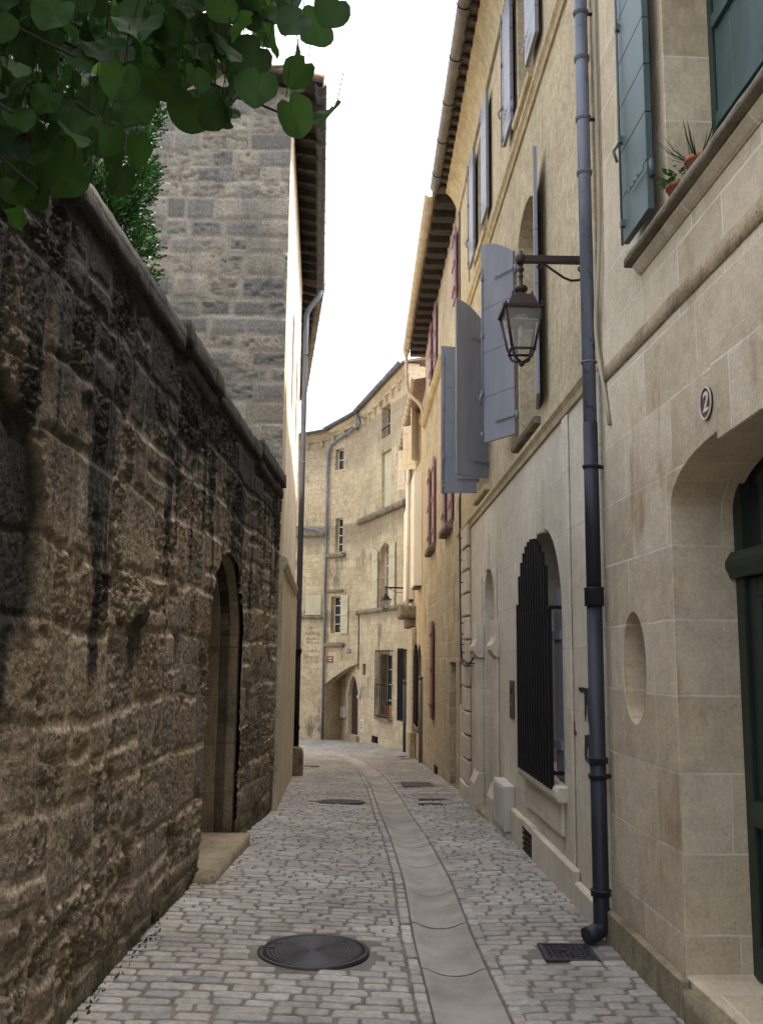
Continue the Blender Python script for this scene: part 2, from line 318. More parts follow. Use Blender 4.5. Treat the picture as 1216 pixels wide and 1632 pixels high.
# ================================================================ GROUND
def build_ground():
    ys = np.concatenate([np.arange(-12, 46, .25), [55, 70, 100, 160]])
    offs = np.array([-160, -30, -8, -4, -2.5, -1.6, -1.2, -.9, -.6, -.4, -.27, -.164, -.156, 0, .156, .164, .27, .4, .6, .9, 1.2, 1.6, 2.5, 4, 8, 30, 160])
    Yg, O = np.meshgrid(ys, offs, indexing='ij'); X = xc(Yg)+O
    Z = gzx(X, Yg)-.0075-np.where(np.abs(O) < .160, .07, 0)
    t = NT('sandy_joint_mortar'); ob = t.n('ShaderNodeTexCoord').outputs['Object']
    c = t.mix(t.ramp(t.noise(ob, 5, 8, .65), .3, .7), (.13, .117, .10), (.215, .195, .165)); c = t.mix(1, c, t.mix(t.noise(ob, 90, 4), grey(.7), grey(1.2)), 'MULTIPLY')
    t.bump(t.noise(ob, 60, 6, .7), .6, .02); m = t.done(c, .95)
    o = link('street', grid_mesh('street', np.stack([X, Yg, Z], -1)), m); structure(o)
def wall_left(y):
    x = np.interp(y, [0, 11, 11.05, 17.4, 17.45, 26.4, 26.5, 60], [-1.395, -1.187, -1.20, -1.60, -1.62, -2.72, -6.5, -6.5]); return x
def wall_right(y):
    return np.interp(y, [0, 5.75, 14.2, 21.9, 28.8, 33.4, 34.6, 36], [1.56, 1.33, 1.17, .98, .80, -.76, -2.0, -6.5])
COVERS = [(-.345, 5.46, .305), (-.48, 12.43, .305)]
PLATES = [(1.055, 5.5, .29, .30), (.66, 12.32, .30, .20), (.72, 12.92, .36, .18), (.62, 15.6, .48, 1.0), (-1.49, 20.2, .5, .3), (.76, 25.1, .5, .3), (.8, 24.0, .5, .25)]
def build_setts():
    cx = []; cy = []; hx = []; hy = []; an = []
    y = 1.6; k = 0
    while y < 36:
        p = rng.uniform(.078, .098)
        for side in (-1, 1):
            e0, e1 = (wall_left(y)-.02, xc(y)-.250) if side < 0 else (xc(y)+.250, wall_right(y)+.02)
            x = e0+rng.uniform(-.08, .0)
            while x < e1-.03:
                w = min(rng.choice([rng.uniform(.08, .12), rng.uniform(.12, .18), rng.uniform(.17, .26)], p=[.2, .5, .3]), max(e1-x, .05))
                cx.append(x+w/2); cy.append(y+p/2); hx.append(w/2-.0052); hy.append(p/2-.0050); an.append(0.); x += w
        y += p
    s = 1.6
    ds = np.array([-.211, .211])
    while s < 34:                                  # the two rows that run along the channel
        for d in ds:
            l = rng.uniform(.10, .17); sl_ = (xc(s+.1)-xc(s))/.1; a = math.atan(sl_)
            cx.append(xc(s+l/2)+d); cy.append(s+l/2); hx.append(.031); hy.append(l/2-.005); an.append(-a)
        s += .135
    cx, cy, hx, hy, an = map(np.array, (cx, cy, hx, hy, an))
    cy = cy+.05*np.sin(cx*1.3+cy*.35)+.035*(vn(cx*1.5, cy*1.1, 3)-.5)*2*(an == 0)
    keep = np.ones(len(cx), bool)
    for (a, b, r) in COVERS: keep &= ((np.abs(cx-a)/(r+.004+hx*.62))**2+(np.abs(cy-b)/(r+.004+hy*.7))**2) > 1
    for (a, b, w, d) in PLATES: keep &= ~((np.abs(cx-a) < w/2+hx*.75) & (np.abs(cy-b) < d/2+hy*.75))
    cx, cy, hx, hy, an = (q[keep] for q in (cx, cy, hx, hy, an)); N = len(cx)
    K = 12; th = np.arange(K)*2*np.pi/K+np.pi/K; e = .30
    ux = np.sign(np.cos(th))*np.abs(np.cos(th))**e; uy = np.sign(np.sin(th))*np.abs(np.sin(th))**e
    jit = 1+rng.uniform(-.09, .05, (N, K)); rings = [(1.0, -.03), (.99, -.0045), (.935, .0008), (.70, .0018)]
    dz = rng.uniform(-.0035, .003, N); tx = rng.uniform(-.018, .018, N); ty = rng.uniform(-.025, .025, N)
    V = []
    for sc, z in rings:
        rr = np.stack([ux*jit*sc, uy*jit*sc], -1)
        lx = rr[..., 0]*hx[:, None]; ly = rr[..., 1]*hy[:, None]
        lx = lx-(1-sc)*0; ca, sa = np.cos(an)[:, None], np.sin(an)[:, None]
        gx = cx[:, None]+lx*ca-ly*sa; gy = cy[:, None]+lx*sa+ly*ca
        V.append(np.stack([gx, gy, gzx(gx, gy)+z+dz[:, None]+lx*tx[:, None]+ly*ty[:, None]], -1))
    top = np.stack([cx, cy, gzx(cx, cy)+.002+dz], -1)[:, None]
    V = np.concatenate(V+[top], 1); nv = 4*K+1
    f4 = np.array([(r*K+i, r*K+(i+1) % K, (r+1)*K+(i+1) % K, (r+1)*K+i) for r in range(3) for i in range(K)]); f3 = np.array([(3*K+i, 3*K+(i+1) % K, 4*K) for i in range(K)])
    base = (np.arange(N)*nv)[:, None, None]
    Q = (f4[None]+base).reshape(-1, 4); T = (f3[None]+base).reshape(-1, 3)
    me = bpy.data.meshes.new('cobblestones'); me.vertices.add(N*nv); me.vertices.foreach_set('co', V.reshape(-1).astype(np.float32))
    li = np.concatenate([Q.reshape(-1), T.reshape(-1)]); lt = np.concatenate([np.full(len(Q), 4), np.full(len(T), 3)]); ls = np.concatenate([[0], np.cumsum(lt)[:-1]])
    me.loops.add(len(li)); me.loops.foreach_set('vertex_index', li.astype(np.int32)); me.polygons.add(len(lt))
    me.polygons.foreach_set('loop_start', ls.astype(np.int32)); me.polygons.foreach_set('loop_total', lt.astype(np.int32)); me.update(calc_edges=True)
    me.polygons.foreach_set('use_smooth', np.ones(len(lt), bool))
    fattr(me, 'tone', np.repeat(rng.random(N), nv)); fattr(me, 'hue', np.repeat(rng.random(N), nv))
    t = NT('limestone_setts'); ob = t.n('ShaderNodeTexCoord').outputs['Object']; tone = attr(t, 'tone'); hue = attr(t, 'hue')
    c = t.mix(tone, (.30, .285, .26), (.415, .392, .358)); c = t.mix(t.ramp(hue, .55, 1, 0, .55), c, (.36, .31, .245)); c = t.mix(t.ramp(hue, .25, 0, 0, .45), c, (.215, .212, .215))
    c = t.mix(1, c, t.mix(t.ramp(t.noise(ob, 1.3, 7, .65), .3, .7), (.72, .71, .70, 1), grey(1.12)), 'MULTIPLY')
    c = t.mix(1, c, t.mix(t.ramp(t.noise(ob, 26, 7, .65), .3, .72), grey(.76), grey(1.1)), 'MULTIPLY')
    t.bump(t.math('ADD', t.noise(ob, 34, 6, .65), t.math('MULTIPLY', t.noise(ob, 150, 3), .3)), .55, .012)
    structure(link('cobblestones', me, t.done(c, t.ramp(t.noise(ob, 8, 5), .3, .7, .62, .85))))
def build_channel():
    mb = MB(); s = .6; K = 13; tones = []
    while s < 33:
        l = rng.uniform(.8, 1.05); n = 5; vs_ = []
        dz = rng.uniform(-.0015, .0015)
        for i in range(n):
            yy = s+.008+(l-.016)*i/(n-1)
            for k in range(K):
                o = -.168+.336*k/(K-1); q = abs(o)/.168; z = -.003-.030*(1-min(1, q/.86)**2.2)
                bow = .03*(1-q*q)                  # joints are arcs across the channel
                y2 = yy-bow; vs_.append((xc(y2)+o, y2, float(gz(y2))-.012+.004+z+dz))
        b = len(mb.v); fs = [(i*K+k, i*K+k+1, (i+1)*K+k+1, (i+1)*K+k) for i in range(n-1) for k in range(K-1)]
        mb.add(vs_, fs, True); tones += [rng.random()]*(n*K); s += l
    o = mb.build('channel', None, None, fix=False); fattr(o.data, 'tone', tones); o.name = 'gutter_channel'
    t = NT('smooth_limestone_channel'); ob = t.n('ShaderNodeTexCoord').outputs['Object']
    c = t.mix(attr(t, 'tone'), (.285, .265, .228), (.37, .345, .30)); c = t.mix(1, c, t.mix(t.ramp(t.noise(ob, 2.5, 8, .65), .3, .7), (.66, .66, .68, 1), grey(1.1)), 'MULTIPLY')
    c = t.mix(t.math('MULTIPLY', t.ramp(t.noise(ob, 40, 3), .68, .74), .7), c, (.12, .10, .08)); c = t.mix(t.math('MULTIPLY', t.ramp(t.noise(ob, 4, 6), .6, .75), .35), c, (.36, .27, .15))
    t.bump(t.noise(ob, 60, 6), .25, .01); o.data.materials.append(t.done(c, .7)); structure(o)
def manhole(c, label):
    x, y, r = c; z = float(gzx(x, y)); t = thing('manhole_cover', label, 'manhole cover', (x, y, z), 'round cast iron manhole covers')
    sl_ = (float(gz(y+.3))-float(gz(y-.3)))/.6
    fr = MB().lathe((x, y, z), [(r-.025, -.03), (r-.025, .006), (r, .007), (r+.004, -.03)], 48)
    pr = [(r-.03, -.03), (r-.03, .004)]
    k = r-.045
    while k > .03: pr += [(k, .004), (k-.004, .0085), (k-.0095, .0085), (k-.0135, .004)]; k -= .0215
    cv = MB().lathe((x, y, z), pr+[(0.0, .004)], 48)
    for a in (2.6, 3.0): cv.obox((x+math.cos(a)*.24, y+math.sin(a)*.24), (1, 0), (0, 1), 0, .05, .02, z+.004, z+.011)
    for nm, mb in (('frame', fr), ('lid', cv)):
        mb.v = [(a, b, d+sl_*(b-y)) for a, b, d in mb.v]; mb.build(nm, m_cover, t)
def plate(c, label, kind):
    x, y, w, d = c; z = float(gzx(x, y)); sl_ = (float(gz(y+.3))-float(gz(y-.3)))/.6; t = thing('drain_cover', label, 'drain cover', (x, y, z))
    f = MB(); f.obox((x, y-d/2+.012), (1, 0), (0, 1), 0, w, .024, z-.03, z+.007); f.obox((x, y+d/2-.012), (1, 0), (0, 1), 0, w, .024, z-.03, z+.007)
    f.obox((x-w/2+.012, y), (1, 0), (0, 1), 0, .024, d-.048, z-.03, z+.0065); f.obox((x+w/2-.012, y), (1, 0), (0, 1), 0, .024, d-.048, z-.03, z+.0065)
    g = MB()
    if kind == 'tread':
        g.obox((x, y), (1, 0), (0, 1), 0, w-.05, d-.05, z-.03, z+.002); n = 8
        for i in range(n):
            for j in range(n):
                a = 1 if (i+j) % 2 else -1; ca, sa = math.cos(a*.785), math.sin(a*.785)
                g.obox((x-w/2+.04+(w-.08)*i/(n-1), y-d/2+.04+(d-.08)*j/(n-1)), (ca, sa), (-sa, ca), 0, .026, .008, z+.001, z+.0065)
        g.obox((x-.02, y+.02), (1, 0), (0, 1), 0, .03, .018, z+.001, z+.010)
    elif kind == 'bars':
        n = max(4, int(w/.035))
        for i in range(n): g.obox((x-w/2+.035+(w-.07)*i/(n-1), y), (1, 0), (0, 1), 0, .018, d-.05, z-.03, z+.004)
        g.obox((x, y), (1, 0), (0, 1), 0, w-.05, .02, z-.03, z+.001)
    else:
        g.obox((x, y), (1, 0), (0, 1), 0, w-.052, d-.052, z-.03, z+.0035)
        for i in (-1, 1): g.obox((x+i*w*.3, y-d*.3), (1, 0), (0, 1), 0, .05, .025, z, z+.008)
    for nm, mb in (('frame', f), ('lid', g)):
        mb.v = [(a, b, q+sl_*(b-y)) for a, b, q in mb.v]; mb.build(nm, m_cover2 if kind == 'slab' else m_cover, t)
m_cover = paint('worn_cast_iron', (.045, .043, .047), .5, .35, .35, stretch=(1, 1, 1), sc=9, wear=((.10, .08, .06), .6))
m_cover2 = paint('rust_brown_iron', (.085, .066, .058), .7, .3, .2, stretch=(1, 1, 1), sc=9)
build_ground(); build_setts(); build_channel()
manhole(COVERS[0], 'round iron manhole cover with clear concentric rings in the nearest cobbles'); manhole(COVERS[1], 'round iron manhole cover farther up the street beside the stone channel')
for c, lab, k in zip(PLATES, ['square iron tread plate cover in the cobbles beside the foot of the dark downpipe',
        'nearer narrow iron grating on the right of the channel before the pilaster doorway', 'farther narrow rusty grating on the right of the channel',
        'big rectangular brown iron plate set in cobbles right of the channel', 'flat iron plate in the cobbles just behind the stone bollard',
        'thin iron grating at the far end of the street by the right hand houses', 'thin flat iron plate before the yellow rubble house at the far end'],
        ['tread', 'bars', 'bars', 'slab', 'slab', 'bars', 'slab']): plate(c, lab, k)
# ---------------------------------------------------------------- building pieces
from mathutils import noise as mnoise
def arch(u0, u1, zb, zs, zt, n=14, p=2.0):         # opening outline: jambs to zs, then an arch up to zt
    c, r = (u0+u1)/2, (u1-u0)/2; pts = [(u0, zb), (u1, zb)]
    for i in range(n+1):
        a = math.pi*i/n; pts.append((c+r*math.copysign(abs(math.cos(a))**(2/p), math.cos(a)), zs+(zt-zs)*abs(math.sin(a))**(2/p)))
    return pts
def rect(u0, u1, z0, z1): return [(u0, z0), (u1, z0), (u1, z1), (u0, z1)]
def rough(name, F, u0, u1, z0, z1, w0, w1, mat, par=None, step=.06, amp=.012, fr=9, rnd=.02):
    mb = MB().box(F, 0, 1, 0, 1, 0, 1); me = bpy.data.meshes.new(name); bm = bmesh.new()
    nu, nz, nw = [max(2, min(60, int(round(abs(b-a)/step)))) for a, b in ((u0, u1), (z0, z1), (w0, w1))]
    key = {}; 
    def vert(i, j, k):
        q = (i, j, k)
        if q not in key:
            a, b, c = i/nu, j/nz, k/nw; U = u0+(u1-u0)*a; Z = z0+(z1-z0)*b; W = w0+(w1-w0)*c
            e = [1-min(1, min(t, 1-t)*abs(h)/rnd) if rnd > 0 else 0 for t, h in ((a, u1-u0), (b, z1-z0), (c, w1-w0))]
            p = Vector(F.P(U, Z, W)); nv = mnoise.noise_vector(p*fr)*amp+mnoise.noise_vector(p*fr*2.7)*amp*.5
            s = sorted(e)[1]*rnd*.35
            cen = Vector(F.P((u0+u1)/2 if nu < 4 else min(max(U, u0+rnd), u1-rnd), min(max(Z, z0+rnd), z1-rnd), min(max(W, w0+rnd), w1-rnd)))
            d = cen-p; p = p+(d.normalized()*s if d.length > 1e-6 else Vector())+nv; key[q] = bm.verts.new(p)
        return key[q]
    for i in range(nu):
        for j in range(nz):
            for k in (0, nw): bm.faces.new([vert(i, j, k), vert(i+1, j, k), vert(i+1, j+1, k), vert(i, j+1, k)])
    for i in range(nu):
        for k in range(nw):
            for j in (0, nz): bm.faces.new([vert(i, j, k), vert(i+1, j, k), vert(i+1, j, k+1), vert(i, j, k+1)])
    for j in range(nz):
        for k in range(nw):
            for i in (0, nu): bm.faces.new([vert(i, j, k), vert(i, j+1, k), vert(i, j+1, k+1), vert(i, j, k+1)])
    bmesh.ops.recalc_face_normals(bm, faces=bm.faces); 
    for f in bm.faces: f.smooth = True
    bm.to_mesh(me); bm.free(); return link(name, me, mat, par)
def win(F, par, u0, u1, z0, z1, w, mat, nx=2, nz=3, glass=None, name='window', b=.045, bars=.022):
    f = MB(); f.box(F, u0, u0+b, z0, z1, w, w+.05); f.box(F, u1-b, u1, z0, z1, w, w+.05); f.box(F, u0+b, u1-b, z0, z0+b, w, w+.05); f.box(F, u0+b, u1-b, z1-b, z1, w, w+.05)
    for i in range(1, nx): c = u0+(u1-u0)*i/nx; f.box(F, c-bars, c+bars, z0+b, z1-b, w+.002, w+.045)
    for j in range(1, nz):
        c = z0+(z1-z0)*j/nz
        for i in range(nx):
            a0 = u0+b if i == 0 else u0+(u1-u0)*i/nx+bars; a1 = u1-b if i == nx-1 else u0+(u1-u0)*(i+1)/nx-bars
            f.box(F, a0, a1, c-bars*.6, c+bars*.6, w+.004, w+.04)
    o = f.build(name, mat, par)
    MB().box(F, u0+.01, u1-.01, z0+.01, z1-.01, w+.025, w+.035).build('pane', glass or m_glass, o); return o
def shutter(par, hinge, d, width, z0, z1, mat, rise=0, n=4, name='shutter', th=.03, batt=(.14, .5, .86), side=1, hw=True, diag=False, bolt=False, rows=0):
    d = Vector((d[0], d[1])).normalized(); nrm = Vector((-d.y, d.x))*side
    F = Fr((hinge[0], hinge[1]), (hinge[0]+d.x, hinge[1]+d.y)); F.n = np.array([nrm.x, nrm.y])
    top = lambda t: z1+rise*math.sin(t*math.pi/2)
    m = MB(); g = .004
    for i in range(rows):
        za, zb_ = z0+(z1-z0)*i/rows, z0+(z1-z0)*(i+1)/rows-.004
        if i < rows-1: m.box(F, 0, width, za, zb_, 0, th)
        else: m.prism(F, [(0, za), (width, za)]+[(width*(1-k/8), top(1-k/8)) for k in range(9)], 0, th)
    if rows: m.box(F, .01, width-.01, z0+.01, z1-.02, .004, th-.004)
    for i in range(0 if rows else n):
        a, b = i/n*width+(g/2 if i else 0), (i+1)/n*width-(g/2 if i < n-1 else 0); seg = 3
        pts = [(a, z0), (b, z0)]+[(b+(a-b)*k/seg, top((b+(a-b)*k/seg)/width)) for k in range(seg+1)]
        m.prism(F, pts, 0, th)
    for q in batt: zc = z0+(z1-z0)*q; m.box(F, .015, width-.015, zc-.04, zc+.04, th+.001, th+.02)
    if diag: m.prism(F, [(.04, z0+.05), (.10, z0+.05), (width-.03, z0+.42), (width-.09, z0+.42)], th+.001, th+.02)
    o = m.build(name, mat, par, bevel=.0025)
    if hw:
        for q in (batt[:1]+batt[-1:] if batt else (.1, .9)):
            h = MB(); zc = z0+(z1-z0)*q; h.box(F, -.02, width*.55, zc-.012, zc+.012, th+.021, th+.026); h.tube([F.P(-.012, zc-.045, .012), F.P(-.012, zc+.045, .012)], .014, 8)
            for s in (.15, .3, .45): h.lathe(F.P(width*s, zc, th+.026), [(.008, -.004), (.008, .004)], 6)
            h.build('hinge', mat, o)
        if bolt:
            h = MB()
            h.tube([F.P(width-.03, z0-.02, th+.014), F.P(width-.03, z1-.02, th+.014)], .007, 8)
            for s in (.05, .28, .6, .93): h.box(F, width-.045, width-.015, z0+(z1-z0)*s-.02, z0+(z1-z0)*s+.02, th, th+.022)
            zc = z0+(z1-z0)*.27; h.tube([F.P(width-.03, zc, th+.02), F.P(width-.035, zc-.05, th+.05), F.P(width-.03, zc-.11, th+.03)], .009, 8); h.build('bolt_rod', mat, o)
    return o
def grille(F, par, u0, u1, z0, z1, w, n, mat, top=None, cross=(.12, .85), r=.011, name='grille', wb=.0, retn=True):
    m = MB()
    for i in range(n):
        u = u0+(u1-u0)*i/(n-1); zt = top(u) if top else z1
        m.box(F, u-r, u+r, z0, zt, w-r, w+r)
    for q in cross:
        z = z0+(z1-z0)*q; m.box(F, u0-.04, u1+.04, z-.014, z+.014, w-.006, w+r+.012)
        if retn:
            for u in (u0-.04, u1+.04): m.box(F, u-.013, u+.013, z-.013, z+.013, w+r+.012, wb+.06)
    return m.build(name, mat, par)
def half_gutter(p0, p1, r, mat, par, name='gutter', bands=8, bandmat=None, side=None):
    p0, p1 = Vector(p0), Vector(p1); d = (p1-p0).normalized(); a = d.cross(Vector((0, 0, 1))).normalized(); n = 10
    v = []
    for p in (p0, p1):
        for rr in (r, r-.006):
            v += [p+a*rr*math.cos(math.pi*k/n)-Vector((0, 0, 1))*rr*math.sin(math.pi*k/n) for k in range(n+1)]
    K = n+1; f = []
    for k in range(n): f += [(k, k+1, 2*K+k+1, 2*K+k), (K+k+1, K+k, 3*K+k, 3*K+k+1), (k+1, k, K+k, K+k+1), (2*K+k, 2*K+k+1, 3*K+k+1, 3*K+k)]
    f += [(0, 2*K, 3*K, K), (n, K+n, 3*K+n, 2*K+n)]
    m = MB(); m.add(v, f, True); L = (p1-p0).length
    o = m.build(name, mat, par)
    for i in range(bands):
        c = p0+d*L*(i+.5)/bands; pts = [c+a*(r+.003)*math.cos(math.pi*k/n)-Vector((0, 0, 1))*(r+.003)*math.sin(math.pi*k/n) for k in range(n+1)]
        MB().tube(pts, .0075, 6).build('gutter_bracket', bandmat or mat, par if par.data is None else par)
    return o
def pipe(par, pts, r, mat, collars=(), name='pipe', cr=1.25, ch=.05, cname='collar', cmat=None, seps=False):
    o = MB().tube(pts, r, 16).build(name, mat, par)
    for c in collars:
        z, k = c if isinstance(c, tuple) else (c, 1.)
        P = [Vector(p) for p in pts]; q = None
        for a, b in zip(P, P[1:]):
            if min(a.z, b.z) <= z <= max(a.z, b.z) and abs(a.z-b.z) > 1e-6: q = a.lerp(b, (z-a.z)/(b.z-a.z)); break
        if q is None: continue
        rr = r*cr; MB().lathe(q, [(r*1.01, -ch*k/2), (rr, -ch*k/2), (rr, ch*k/2-.008), (rr*1.06, ch*k/2-.006), (rr*1.06, ch*k/2), (r*1.01, ch*k/2)], 20).build(cname, cmat or mat, par)
    return o
def bend(p, q, r, n=5):                             # round a corner list of points
    out = [Vector(p[0])]
    for a, b, c in zip(p, p[1:], p[2:]):
        a, b, c = Vector(a), Vector(b), Vector(c); s = min(r, (a-b).length*.45, (c-b).length*.45); A = b+(a-b).normalized()*s; C = b+(c-b).normalized()*s
        out += [A.lerp(b, t).lerp(b.lerp(C, t), t) for t in [i/n for i in range(n+1)]]
    return out+[Vector(p[-1])]
def text_mesh(s, size, F, u, z, w, mat, par, name='numeral', ext=.003, shear=0, flip=False):
    cu = bpy.data.curves.new('txt', 'FONT'); cu.body = s; cu.size = size; cu.extrude = ext; cu.align_x = 'CENTER'; cu.align_y = 'CENTER'; cu.shear = shear; cu.offset = .002
    to = bpy.data.objects.new('txt', cu); COL.objects.link(to); dg = bpy.context.evaluated_depsgraph_get(); me = bpy.data.meshes.new_from_object(to.evaluated_get(dg))
    bpy.data.objects.remove(to); k = -1 if flip else 1
    for v in me.vertices: x, y, zz = v.co; v.co = F.P(u+k*x, z+y, w-zz)
    me.name = name; return link(name, me, mat, par)
def leaves_mesh(name, items, mat, par, shape):      # items: (pos, axis, normal, size, tone)
    v = []; f = []; tn = []; pts, fs = shape
    for P, ax, nr, s, to in items:
        ax = Vector(ax).normalized(); nr = Vector(nr); nr = (nr-ax*nr.dot(ax)).normalized(); sd = ax.cross(nr); b = len(v)
        kk = .6+.9*((hash((round(P[0]*999), round(P[1]*999))) % 97)/97)
        for qi, (a, c, h) in enumerate(pts): v.append(Vector(P)+(ax*a+sd*c*(.86+.28*(kk-.6)/.9)+nr*h*kk)*s); tn.append(min(1, to+(.22 if qi < 3 and len(pts) > 15 else 0)))
        f += [tuple(i+b for i in q) for q in fs]
    me = bpy.data.meshes.new(name); me.from_pydata([tuple(p) for p in v], [], f); me.polygons.foreach_set('use_smooth', [True]*len(f)); fattr(me, 'tone', tn)
    return link(name, me, mat, par)

def masonry(U, Z, seed, rows, blocks, wob=.06, split=0):     # irregular coursed blocks: distance to the joint and random numbers per block
    wu = U+wob*(fbm(U*1.1, Z*1.1, seed)-.5)+wob*.4*(fbm(U*6, Z*6, seed+1, 3)-.5); wz = Z+wob*1.3*(fbm(U*.7, Z*.7, seed+2)-.5)+wob*.4*(fbm(U*6, Z*6, seed+3, 3)-.5)
    r = np.random.default_rng(seed+20); z0 = float(Z.min())-.5; hs_ = [z0]
    while hs_[-1] < Z.max()+.5: hs_.append(hs_[-1]+r.uniform(*rows[r.integers(len(rows))]))
    row = np.clip(np.searchsorted(hs_, wz)-1, 0, len(hs_)-2); ha = np.array(hs_); dz = np.minimum(wz-ha[row], ha[row+1]-wz)
    du = np.zeros_like(U); bid = np.zeros_like(U)
    for k in range(len(hs_)-1):
        e = [float(U.min())-1-r.random()*.3]
        while e[-1] < U.max()+1: e.append(e[-1]+r.uniform(*blocks[r.integers(len(blocks))]))
        e = np.array(e); q = row == k; i = np.searchsorted(e, wu[q])-1; du[q] = np.minimum(wu[q]-e[i], e[i+1]-wu[q]); bid[q] = i+k*100
    bid = bid.astype(int) % 6000; q1 = r.random(6000)[bid]; fr_ = r.uniform(.35, .65, 6000)[bid]
    if split:                                      # some blocks are two thin courses instead of one
        mid = ha[row]+(ha[row+1]-ha[row])*fr_; sp_ = q1 < split; up_ = wz > mid; dz = np.where(sp_, np.minimum(dz, np.abs(wz-mid)), dz); bid = np.where(sp_ & up_, (bid+3000) % 6000, bid)
    return np.minimum(du, dz), r.random(6000)[bid], r.random(6000)[bid], r.random(6000)[bid]
# ================================================================ GARDEN WALL (left)
def build_garden_wall():
    T = thing('garden_wall', 'tall rough stone wall with black streaks and stepped coping along the left of the street', 'wall', LW.P(0, 0))
    us = np.concatenate([np.arange(.1, 2.6, .03), np.arange(2.6, 7.2, .0095), np.arange(7.2, 11.02, .016)]); zs = np.arange(-.35, 3.56, .0105); U, Z = np.meshgrid(us, zs, indexing='ij')
    d, tone, off, ero = masonry(U, Z, 1, ((.18, .26), (.30, .40), (.32, .44)), ((.2, .34), (.40, .75)), .10, .30)
    d = d+.010*(fbm(U*14, Z*14, 6, 3)-.5); infill = sstep(fbm(U*1.4, Z*1.4, 8), .42, .56)
    mort = 1-sstep(d, .006+.012*infill, .022+.022*infill); pil = sstep(d, .0, .045)
    ero2 = np.clip(.25+.9*ero*fbm(U*1.6, Z*1.6, 9)*1.6, 0, 1.2)
    c8 = fbm(U*5, Z*7, 10, 4); c20 = fbm(U*17, Z*19, 11, 4); c50 = fbm(U*44, Z*44, 12, 3)
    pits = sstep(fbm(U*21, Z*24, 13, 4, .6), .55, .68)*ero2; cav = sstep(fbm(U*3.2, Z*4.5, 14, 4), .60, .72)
    c90 = fbm(U*70, Z*80, 15, 2); sp = np.abs(fbm(U*16, Z*20, 16, 4, .62)-.5)*2; rg = sstep(ero*.7+.6*(fbm(U*1.3, Z*1.3, 18)-.3), .35, .75); h = (off-.45)*.013*pil+.006*pil-.008*mort*(1-infill*.6)+(c8-.5)*.012*ero2+(c20-.5)*.010*(.2+rg)-(1-sstep(sp, .0, .22))*.016*rg*(1-mort)+(c50-.5)*.018*(.5+rg)*(1-mort*.6)+(c90-.5)*.020*(.5+rg)*(1-mort*.6)-pits*.018*rg-cav*.024*pil-.004
    edge = np.interp(Z, [-.5, 1.17, 1.5, 1.9, 2.2, 2.47, 2.62, 2.66, 9], [3.62, 3.61, 3.66, 3.70, 3.68, 3.53, 3.16, 2.6, -1])   # blocked-up arch near the camera
    inn = sstep(edge+.03*(fbm(U*6, Z*6, 20)-.5)-U, -.01, .06); h = h-.05*inn
    for (a, b, z0, z1, dp) in ((5.95, 6.12, 1.52, 1.72, .16), (3.35, 3.43, .88, .95, .12), (5.05, 5.25, .35, .62, .07)):     # putlog holes
        h = h-dp*sstep(U, a-.02, a+.02)*sstep(U, b+.02, b-.02)*sstep(Z, z0-.02, z0+.02)*sstep(Z, z1+.02, z1-.02)
    hood = np.exp(-((U-5.0)/.17)**2-((Z-(1.90-.10*np.abs(U-5)/.2))/.085)**2); h = h+.075*hood*(.8+.4*c20)                        # worn hood stone
    lp = sstep(Z, .35, .0)*.03*fbm(U*2, Z*2, 30); h = h-lp
    # stains: black crust under the coping with long drips
    n1 = fbm(U*2.6, Z*.16, 40, 5, .6); n2 = fbm(U*9, Z*.5, 41, 4); n3 = fbm(U*1.2, Z*1.2, 42, 5)
    dp = fbm(U*2.3+.2*(n3-.5), Z*.07, 44, 5, .62); zl = 3.45-2.3*sstep(dp, .44, .64)-.5*(n2-.5)
    st = sstep(Z, zl-.15, zl+.55)*sstep(dp, .36, .50)*sstep(n2+.30*(n3-.5)+.20*(Z-2.6)+.25*(dp-.5), .34, .52)
    st = np.maximum(st, sstep(Z+.75*(n3-.5)+.35*(n2-.5)+.3*(dp-.5)-.03*np.clip(U-5, 0, 5), 2.66, 3.14))
    dr = lambda u, w, z0, z1, a=1.: a*sstep(np.abs(U+.03*(n2-.5)-u), w, w*.45)*sstep(Z+.2*(n2-.5), z0-.12, z0+.1)*sstep(Z, z1+.06, z1-.06)
    inner = inn*sstep(Z+.5*(n2-.5)+.25*(n3-.5), 1.35, 1.6); inner = np.maximum(inner, inn*sstep(np.abs(U-3.42+.06*(n2-.5)), .12, .05)*sstep(Z+.2*(n2-.5), .75, .95))
    for q in (inner, dr(4.50, .075, 1.80, 2.12), dr(4.36, .09, 1.52, 1.86), dr(5.02, .17, 1.55, 1.84, .8), dr(4.75, .05, .9, 1.8, .35), dr(7.0, .06, 1.9, 3.2, .8), dr(6.3, .05, 2.2, 3.2, .8), dr(8.9, .1, 1.9, 3.4, .8), dr(9.7, .06, 2.3, 3.4, .9), dr(10.3, .12, 2.1, 3.5, .8)): st = np.maximum(st, q)
    st = np.clip(st*(.85+.5*c20), 0, 1)
    brown = sstep(Z+1.1*(n3-.5)+.5*(n1-.5)-.10*np.clip(U-3, 0, 4), 1.85, 2.55)*sstep(U, 10.5, 8)*.95+.12*n3
    keep = np.ones((len(us)-1, len(zs)-1), bool)
    uc, zc = (us[:-1]+us[1:])/2, (zs[:-1]+zs[1:])/2; UC, ZC = np.meshgrid(uc, zc, indexing='ij'); o2 = DOOR
    cc, rr = (o2[0]+o2[1])/2, (o2[1]-o2[0])/2; q = np.abs((UC-cc)/rr); zt = o2[3]+(o2[4]-o2[3])*np.sqrt(np.clip(1-q**2, 0, 1))
    keep &= ~((q < 1) & (ZC < zt) & (ZC > -.3))
